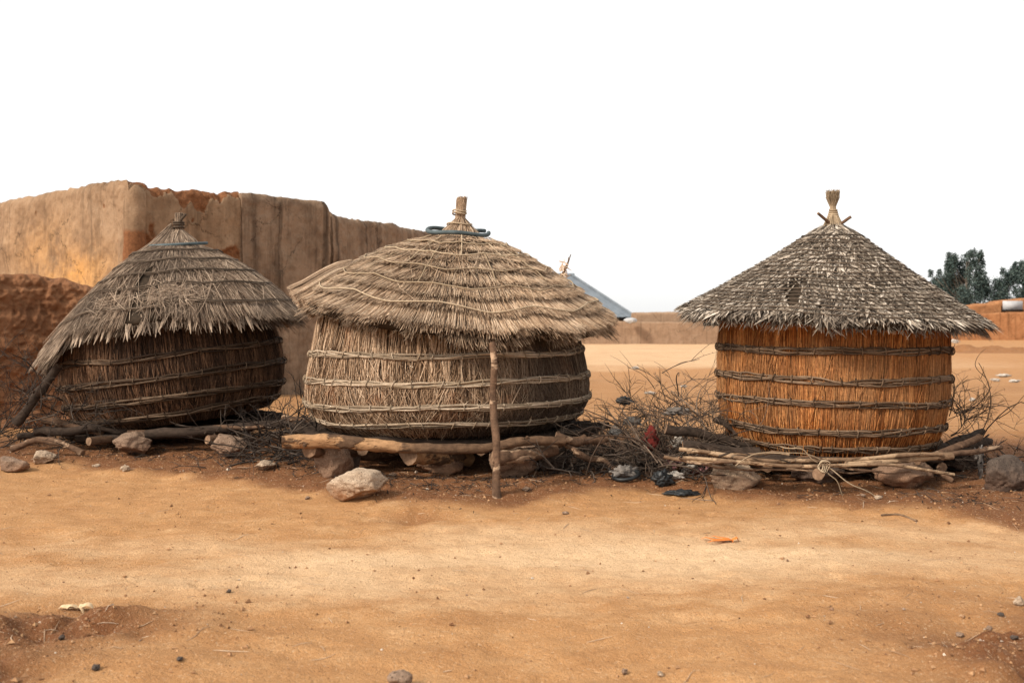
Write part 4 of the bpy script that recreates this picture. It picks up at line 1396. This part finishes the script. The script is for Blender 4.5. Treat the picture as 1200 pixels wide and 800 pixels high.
def mudwall(name, A, B, top, mats, thick=.4, z0=-1.0, amp=.02, step=.03, topamp=.03, broken=(), wash=(), seed=1, topbreak=None, courses=0., parent=None, rim=.0, wave=.0, chunk=0.):
    A, B = np.array(A), np.array(B)
    Lw = np.linalg.norm(B - A)
    up = []
    for px, py in top:
        u, d = ray_u(px, A, B)
        up.append((u, CZ + (HOR - py) / F * d))
    up.sort()
    nu, nv = int(Lw / step) + 2, int(4.2 / step)
    u = np.linspace(0, 1, nu)
    zt = np.interp(u, [q[0] for q in up], [q[1] for q in up])
    s = u * Lw
    zt = zt + topamp * .5 * vn(np.stack([s / .13, s * 0, s * 0 + seed], -1), seed + 40) + topamp * fbm(np.stack([s / .5, s * 0, s * 0 + seed], -1), seed, 5)
    v = np.linspace(0, 1, nv)
    Uu, Vv = np.meshgrid(u, v, indexing='ij')
    Zz = z0 + (zt[:, None] - z0) * Vv
    S = Uu * Lw
    dirv = (B - A) / Lw
    nrm_ = np.array([dirv[1], -dirv[0]])          # towards the viewer for left-to-right walls
    brk = np.zeros_like(S)
    for (px, py, wpx, hpx) in broken:
        uu, d = ray_u(px, A, B)
        zc = CZ + (HOR - py) / F * d
        brk = np.maximum(brk, np.exp(-(((Uu - uu) * Lw) / (wpx * d / F)) ** 2 - ((Zz - zc) / (hpx * d / F)) ** 2))
    brk = brk + .35 * (brk > .05) * fbm(np.stack([S / .25, Zz / .25, S * 0], -1), seed + 5, 4)
    if topbreak:
        a0, a1, hh = topbreak
        ua, ub = ray_u(a0, A, B)[0], ray_u(a1, A, B)[0]
        m_ = sstep(ua - .03, ua + .02, Uu) * (1 - sstep(ub - .02, ub + .03, Uu))
        jag = hh * (1 + .9 * fbm(np.stack([S / .3, S * 0, S * 0 + 4], -1), seed + 9, 4))
        brk = np.maximum(brk, m_ * sstep(-jag, -jag * .5, Zz - zt[:, None]))
    brk = np.clip(brk, 0, 1)
    ws = np.zeros_like(S)
    for (px, py, wpx, hpx, am) in wash:
        uu, d = ray_u(px, A, B)
        zc = CZ + (HOR - py) / F * d
        ws = np.maximum(ws, am * np.exp(-(((Uu - uu) * Lw) / (wpx * d / F)) ** 2 - ((Zz - zc) / (hpx * d / F)) ** 2))
    q3 = np.stack([S, Zz, S * 0 + seed], -1)
    disp = amp * fbm(q3 * 1.6, seed, 5) + amp * .35 * fbm(q3 * 9, seed + 3, 3) - sstep(.5, .75, brk) * (.05 + .03 * vn(q3 * 14, seed))
    if chunk:
        disp = disp + chunk * (np.abs(vn(q3 * 5, seed + 20)) - .6 * np.abs(vn(q3 * 11, seed + 21)) + .4 * vn(q3 * 22, seed + 22))
    if courses:
        disp = disp + courses * np.clip(np.sin(Zz * 2 * PI / .36 + .7 * vn(q3 * .8, 4)), -.6, 1)
    disp = disp + wave * vn(np.stack([S / 1.6, Zz / 3, S * 0], -1), seed + 2)
    edge = np.clip((Vv - .965) / .035, 0, 1)
    disp = disp - thick * .22 * edge ** 2
    front = np.stack([A[0] + dirv[0] * S + nrm_[0] * disp, A[1] + dirv[1] * S + nrm_[1] * disp, Zz], -1)
    tops = []
    for f in (.4, .75):
        zz_ = zt - .02 + topamp * .6 * fbm(np.stack([s / .2, s * 0 + f * 9, s * 0], -1), seed + 1, 3)
        tops.append(np.stack([A[0] + dirv[0] * s - nrm_[0] * thick * f, A[1] + dirv[1] * s - nrm_[1] * thick * f, zz_], -1))
    bk = np.stack([A[0] + dirv[0] * s - nrm_[0] * thick, A[1] + dirv[1] * s - nrm_[1] * thick, zt - .06], -1)
    bk0 = bk.copy()
    bk0[:, 2] = z0
    V = np.concatenate([front] + [t[:, None] for t in tops] + [bk[:, None], bk0[:, None]], 1)
    nvv = V.shape[1]
    pad = lambda a: np.concatenate([a, np.repeat(a[:, -1:], 4, 1)], 1)
    mb = MB()
    mb.add(V.reshape(-1, 3), grid_faces(nu, nvv), rnd=pad(brk).ravel(), ext=pad(ws).ravel())
    for e in (0, nu - 1):     # end faces
        c = V[e].mean(0)
        ring = np.concatenate([V[e], c[None]])
        n_ = len(V[e])
        t = np.stack([np.arange(n_), (np.arange(n_) + 1) % n_, np.full(n_, n_)], -1)
        mb.add(ring, t=t if e else t[:, ::-1], rnd=0.)
    o = mb.build(name, mats, parent)
    return o


hA0, hA, hC = P(-90, 0, 24.0)[:2], P(150, 0, 18.0)[:2], P(387, 0, 21.6)[:2]
hB = hA + (hC - hA) * ray_u(283, hA, hC)[0]
house = thing('mud_house', (0, 0, 0), 'large weathered mud house with crumbling top behind the leaning granary', 'house')
mudwall('wall', hA0, hA, [(-90, 252), (0, 236), (55, 224), (62, 222), (74, 222), (78, 219), (120, 213), (134, 209), (150, 216)], M['mud'],
        wash=[(85, 322, 85, 30, .8), (50, 300, 80, 40, .4)], broken=[(122, 242, 3, 3), (43, 251, 2, 4), (146, 288, 15, 19)], seed=3, amp=.035, topamp=.025, parent=house, thick=.35)
mudwall('wall', hA, hB, [(150, 214), (160, 216), (172, 214), (178, 219), (200, 221), (225, 223), (262, 228), (274, 227), (283, 224)], M['mud'],
        broken=[(162, 285, 22, 28), (178, 268, 7, 14), (268, 297, 26, 12), (288, 294, 8, 13), (265, 276, 2, 4), (226, 258, 2, 3)], seed=8, amp=.025, topamp=.05, topbreak=(152, 284, .30), parent=house, thick=.35)
mb = MB()
cz = np.linspace(-1, CZ + (HOR - 214) / F * 18 - .03, 60)
tube(mb, np.stack([cz * 0 + hA[0] + .05, cz * 0 + hA[1] + .17, cz], -1), np.r_[np.full(57, .20), .19, .16, .08], 28, rnd=np.repeat(np.exp(-((cz - 2.86) / .34) ** 2), 28), rough=.10, seed=5, cap=False)
mb.build('rounded_corner', M['mud'], house)
hB2 = hB + np.array([.02, -.05])
mudwall('wall', hB2, hC, [(283, 225), (300, 226), (340, 231), (372, 235), (382, 237), (386, 241), (389, 246)], M['mud_grey'], seed=13, amp=.03, topamp=.012, parent=house, thick=.35)
tag(mudwall('mud_wall', P(389, 0, 21.9)[:2], P(545, 0, 29)[:2], [(389, 250), (420, 256), (470, 264), (500, 271), (560, 282)], M['mud_grey'], seed=17, amp=.04, topamp=.03, thick=.35),
    'grey brown mud wall receding behind the middle granary roof', 'wall')
tag(mudwall('mud_wall', P(-70, 0, 13.4)[:2], P(128, 0, 14.6)[:2], [(-70, 326), (0, 324), (22, 321), (45, 325), (70, 326), (92, 330), (104, 331), (116, 334), (128, 346)], M['mud_red'],
            seed=23, amp=.06, topamp=.05, thick=.5, courses=.018, step=.022, chunk=.05), 'rough red mud wall crumbling beside the leaning granary', 'wall')


# ------------------------------------------------------------------ far compound
def box(mb, lo, hi, m=0, n=1):
    x0, y0, z0 = lo
    x1, y1, z1 = hi
    v = np.array([(x, y, z) for x in (x0, x1) for y in (y0, y1) for z in (z0, z1)])
    q = [(0, 1, 3, 2), (4, 6, 7, 5), (0, 4, 5, 1), (2, 3, 7, 6), (0, 2, 6, 4), (1, 5, 7, 3)]
    mb.add(v, q, m=m, rnd=0.)


tag(mudwall('compound_wall', P(560, 0, 84)[:2], P(985, 0, 86)[:2], [(560, 376), (680, 377), (745, 376), (752, 377), (830, 377), (985, 376)], M['mud_tan'], seed=31, amp=.02, step=.12, topamp=.018, z0=-1.6, thick=.4),
    'low tan compound wall across the far sandy road', 'wall')
fh = thing('flat_house', (P(800, 0, 88)[0], 88, -.8), 'flat roofed tan house showing above the compound wall', 'house')
mudwall('wall', P(746, 0, 87.4)[:2], P(960, 0, 88)[:2], [(746, 366), (800, 365), (850, 363), (960, 361)], M['mud_tan'], seed=37, amp=.02, step=.12, topamp=.015, z0=-1.6, thick=3.0, parent=fh)
for o in fh.children:
    o.location = (-fh.location[0], -fh.location[1], -fh.location[2])
mb = MB()
p = P(835, 379, 83.9)
box(mb, (p[0] - .75, p[1] - .12, p[2] - .2), (p[0] + .5, p[1] + .3, p[2] + .12))  # near-black block drawn for the dark slot in the wall
tag(mb.build('dark_slot', M['wall_int'], origin='auto'), 'dark board on the compound wall beside the orange granary', 'slot')
mb = MB()
p = P(738, 376, 83.6)
mb.add(rock((.55, .4, .28), 77, 9, I4, .12) + [p[0], p[1] + .3, p[2] + .05], t=I4[1])
tag(mb.build('white_sack', M['white'], origin='auto'), 'white sack on top of the far compound wall', 'sack')

# hipped sheet-metal roof house
D = 96
e = lambda px, py, d: P(px, py, d)
mh = thing('tin_roof_house', (e(620, 0, D)[0], D, -.8), 'house with grey hipped metal roof behind the middle granary', 'house')
xr, xl = e(739, 0, D)[0], e(470, 0, D)[0]
ze_, za = CZ - 2 * D / F + .05, CZ + 46 * (D + 4) / F
rx, rl = e(668, 0, D + 4)[0], e(540, 0, D + 4)[0]
mb = MB()


def sheet(c, nu=90, rib=.03):
    c = [np.array(q, float) for q in c]
    u = np.linspace(0, 1, nu)
    bot = c[0] + (c[1] - c[0]) * u[:, None]
    tp = c[3] + (c[2] - c[3]) * u[:, None]
    n_ = norm(np.cross(c[1] - c[0], c[3] - c[0]))
    wv = (np.arange(nu) % 2)[:, None] * rib * n_
    ro = np.stack([bot + wv, tp + wv, tp + wv - n_ * .05, bot + wv - n_ * .05], 1)
    mb.add(ro.reshape(-1, 3), np.concatenate([grid_faces(nu, 4)]))


sheet([(xl, D - 4, ze_), (xr, D - 4, ze_), (rx, D + 1, za), (rl, D + 1, za)])
sheet([(xr, D - 4, ze_), (xr, D + 6, ze_), (rx, D + 1, za), (rx, D + 1, za)], 50)
sheet([(xr, D + 6, ze_), (xl, D + 6, ze_), (rl, D + 1, za), (rx, D + 1, za)])
sheet([(xl, D + 6, ze_), (xl, D - 4, ze_), (rl, D + 1, za), (rl, D + 1, za)], 50)
rfm = mb.build('roof', M['tin'], smooth=False)
mb = MB()
tube(mb, np.array([(rl - .2, D + 1, za + .05), (rx + .25, D + 1, za + .05)]), .16, 8)
tube(mb, np.array([(xr, D - 4, ze_ + .05), (rx, D + 1, za + .05)]), .12, 8)
ridge = mb.build('ridge_cap', M['tin'], rfm)
mb = MB()
box(mb, (xl, D - 4.05, ze_ - .3), (xr + .02, D - 3.95, ze_ - .02))
box(mb, (xr - .05, D - 3.93, ze_ - .3), (xr + .04, D + 6, ze_ - .02))
fas = mb.build('fascia', M['wall_int'])
mb = MB()
box(mb, (xl + .6, D - 3.4, -1.6), (xr - .6, D + 5.4, ze_ - .03))
wl = mb.build('wall', M['mud_tan'])
for o in (rfm, fas, wl):
    o.parent = mh
    o.location = (-mh.location[0], -mh.location[1], -mh.location[2])

# dry stalk standing behind the middle roof
sx_, sd_ = P(657, 0, 19)[0], 19.0
mb = MB()
q = np.array([(sx_ - .25, sd_, -.3), (sx_ - .1, sd_, 1.6), P(659, 322, 19), P(664, 312, 19), P(669, 298, 19)])
tube(mb, q, [.035, .03, .03, .02, .008], 7, rough=.15)
tube(mb, np.array([P(662, 316, 19), P(666, 306, 19), P(666, 301, 19)]), [.012, .01, .005], 5)
st = mb.build('dry_stalk', M['log_pale'], origin='auto')
tag(st, 'dry leafy stalk sticking up behind the middle granary roof', 'stalk')
mb = MB()
n = 70
c = np.stack([P(660 + U(-3.5, 4), U(306, 330), 19 + U(-.05, .05)) for _ in range(n)])
d = norm(RNG.normal(0, 1, (n, 3)) + [0, 0, -.6])
u = np.linspace(0, 1, 4)
leaves(mb, c[:, None] + d[:, None] * u[None, :, None] * U(.06, .16, n)[:, None, None], U(.006, .014, n), np.array([0., -1, .3]), U(.5, 1, n), 0.)
o = mb.build('leaves', M['thatch_tan'])
o.parent = st
o.location = -st.location

# right far house
oh = thing('mud_house', (e(1170, 0, 102)[0], 102, -.8), 'orange mud house below the dark trees with a white sheet on it', 'house')
parts = [mudwall('wall', P(1075, 0, 100)[:2], P(1330, 0, 98)[:2], [(1075, 372), (1140, 368), (1172, 366), (1230, 366), (1330, 366)], M['mud_orange'], seed=41, amp=.03, step=.1, topamp=.02, z0=-1.7, thick=.5),
         mudwall('upper_wall', P(1118, 0, 102)[:2], P(1173, 0, 102)[:2], [(1118, 362), (1140, 357), (1168, 354), (1173, 352)], M['mud_orange'], seed=43, amp=.03, step=.1, topamp=.04, z0=-1.7, thick=2.5),
         mudwall('upper_wall', P(1173.3, 0, 103)[:2], P(1330, 0, 103)[:2], [(1173, 352), (1200, 349), (1330, 348)], M['mud_orange'], seed=47, amp=.03, step=.1, topamp=.03, z0=-1.7, thick=2.0)]
mb = MB()
p0, p1 = P(1175, 362.5, 101.6), P(1198, 352.5, 101.6)
box(mb, (p0[0], 101.5, p0[2]), (p1[0], 101.62, p1[2]))
parts.append(mb.build('white_sheet', M['white']))
mb = MB()
box(mb, (p0[0] - .1, 101.3, p0[2] - .22), (p1[0], 101.66, p0[2] - .01))
parts.append(mb.build('ledge', M['wall_int']))
for o in parts:
    o.parent = oh
    o.location = -oh.location

# red dirt ridge
mb = MB()
nx_, ny_ = 160, 24
xx = np.linspace(P(1105, 0, 66)[0], P(1196, 0, 66)[0], nx_)
yy = np.linspace(63.5, 68.5, ny_)
Xr, Yr = np.meshgrid(xx, yy, indexing='ij')
env = np.sin(np.linspace(0, PI, nx_))[:, None] ** .5 * np.sin(np.linspace(0, PI, ny_))[None]
Zr = gh(Xr, Yr) - .04 + np.minimum(env * 2, 1) * (.30 + .22 * fbm(v2(Xr / 1.2, Yr / .9), 3, 5))
mb.add(np.stack([Xr, Yr, Zr], -1).reshape(-1, 3), grid_faces(nx_, ny_), rnd=.75, ext=0.)
tag(mb.build('dirt_mound', M['ground']), kind='structure')


# ------------------------------------------------------------------ trees
def tree(px, topy, wpx, d, seed, label, nclump=26, name='tree'):
    rg = np.random.default_rng(seed)
    x = (px - 600) / F * d
    H = CZ + (HOR - topy) / F * d + .8
    W = wpx * d / F / 2
    root = thing(name, (x, d, -.8), label, 'tree', 'trees beyond the orange house')
    tb = MB()
    tube(tb, np.array([(0, 0, 0), (.1, 0, H * .3), (-.05, .1, H * .6), (0, 0, H * .85)]), [.22, .17, .1, .04], 9, rough=.1)
    lf = MB()
    cl = []
    for i in range(nclump):
        zf = rg.uniform(.12, .93)
        wz = W * (1.0 - .65 * max(0, zf - .45) / .55) * (.75 + .5 * min(zf / .3, .5))
        a = rg.uniform(0, 2 * PI)
        rr_ = rg.uniform(.15, 1) ** .6
        c = np.array([math.cos(a) * wz * rr_, math.sin(a) * wz * rr_ * .8, H * zf])
        cl.append((c, rg.uniform(.6, 1.15) * (1.2 - .6 * zf)))
    for i in range(8):     # plumes that stand out of the top
        xx_ = rg.uniform(-1, 1) * W * .95
        zz_ = H * (rg.uniform(.82, 1.0) - .18 * abs(xx_ / W) ** 1.5)
        cl.append((np.array([xx_, rg.uniform(-.5, .5) * W, zz_]), rg.uniform(.32, .5)))
    for c, rad_ in cl:
        b0 = np.array([0, 0, max(H * .12, c[2] - rg.uniform(.25, .45) * H)])
        pts = np.array([b0, (b0 + c) / 2 + [c[0] * .1, 0, -.15], c])
        tube(tb, pts, [.05, .03, .012], 6)
        n = int(330 * rad_ ** 1.6) + 90
        dv = norm(rg.normal(0, 1, (n, 3)))
        pp = c + dv * (rg.uniform(0, 1, n) ** .45)[:, None] * rad_ * np.array([.85, .85, 1.25])
        ld = norm(rg.normal(0, 1, (n, 3)) + [0, 0, -.5])
        u = np.linspace(0, 1, 3)
        Pn = pp[:, None] + ld[:, None] * u[None, :, None] * rg.uniform(.12, .28, n)[:, None, None]
        leaves(lf, Pn, rg.uniform(.035, .075, n), norm(rg.normal(0, 1, (n, 1, 3)) + [0, 0, .8]), np.clip(rg.uniform(0, 1, n), 0, 1), 0., .2)
    tb.build('trunk', M['trunk'], root)
    lf.build('crown', M['foliage'], root)


tree(1133, 291, 84, 112, 5, 'tall dark tree with plume topped crown, nearest the orange granary roof', 85)
tree(1200, 303, 76, 114, 9, 'dark tree at the right edge behind the white sheet', 75)
tree(1262, 300, 80, 118, 12, 'dark tree just past the right edge of the orange house', 60)
tree(1105, 322, 50, 118, 15, 'lower dark tree half hidden by the orange granary roof', 45)

# ------------------------------------------------------------------ light, sky, camera
EL, AZ = 37, 232          # sun: to the left, behind the viewer, in thin haze
az = math.radians(AZ)
wd = bpy.data.worlds.new('World')
scene.world = wd
wd.use_nodes = True
nt = wd.node_tree
sky = nt.nodes.new('ShaderNodeTexSky')
sky.sky_type = 'NISHITA'
sky.sun_disc = False
sky.sun_elevation = math.radians(EL)
sky.sun_rotation = az
sky.dust_density = 2
sky.air_density = 1.0
sky.ozone_density = 1
hs = nt.nodes.new('ShaderNodeHueSaturation')
hs.inputs['Saturation'].default_value = .12
nt.links.new(sky.outputs[0], hs.inputs['Color'])
mx = nt.nodes.new('ShaderNodeMix')          # bright harmattan veil: even white over the clear sky
mx.data_type = 'RGBA'
mx.inputs[0].default_value = .8
nt.links.new(hs.outputs[0], mx.inputs[6])
mx.inputs[7].default_value = (2.80, 2.79, 2.76, 1)
bg = nt.nodes['Background']
nt.links.new(mx.outputs[2], bg.inputs['Color'])
bg.inputs['Strength'].default_value = .15
sl = bpy.data.lights.new('sun', 'SUN')
sl.energy = 1.85
sl.angle = math.radians(10)
sl.color = (1, .90, .77)
so = bpy.data.objects.new('sun', sl)
COL.objects.link(so)
dirv = Vector((math.sin(az) * math.cos(math.radians(EL)), math.cos(az) * math.cos(math.radians(EL)), math.sin(math.radians(EL))))
so.rotation_euler = dirv.to_track_quat('Z', 'Y').to_euler()
so.location = dirv * 50

cd = bpy.data.cameras.new('camera')
cam = bpy.data.objects.new('camera', cd)
COL.objects.link(cam)
cam.location = (0, 0, CZ)
cam.rotation_euler = (PI / 2, 0, 0)
cd.sensor_width = 36
cd.lens = 36 * F / 1200
cd.shift_y = -(400 - HOR) / 1200
cd.clip_end = 3000
cd.dof.use_dof = True
cd.dof.focus_distance = 9.4
cd.dof.aperture_fstop = 2.5
scene.camera = cam
scene.view_settings.view_transform = 'Standard'
scene.view_settings.look = 'None'
scene.view_settings.gamma = 1
scene.view_settings.exposure = 1.3
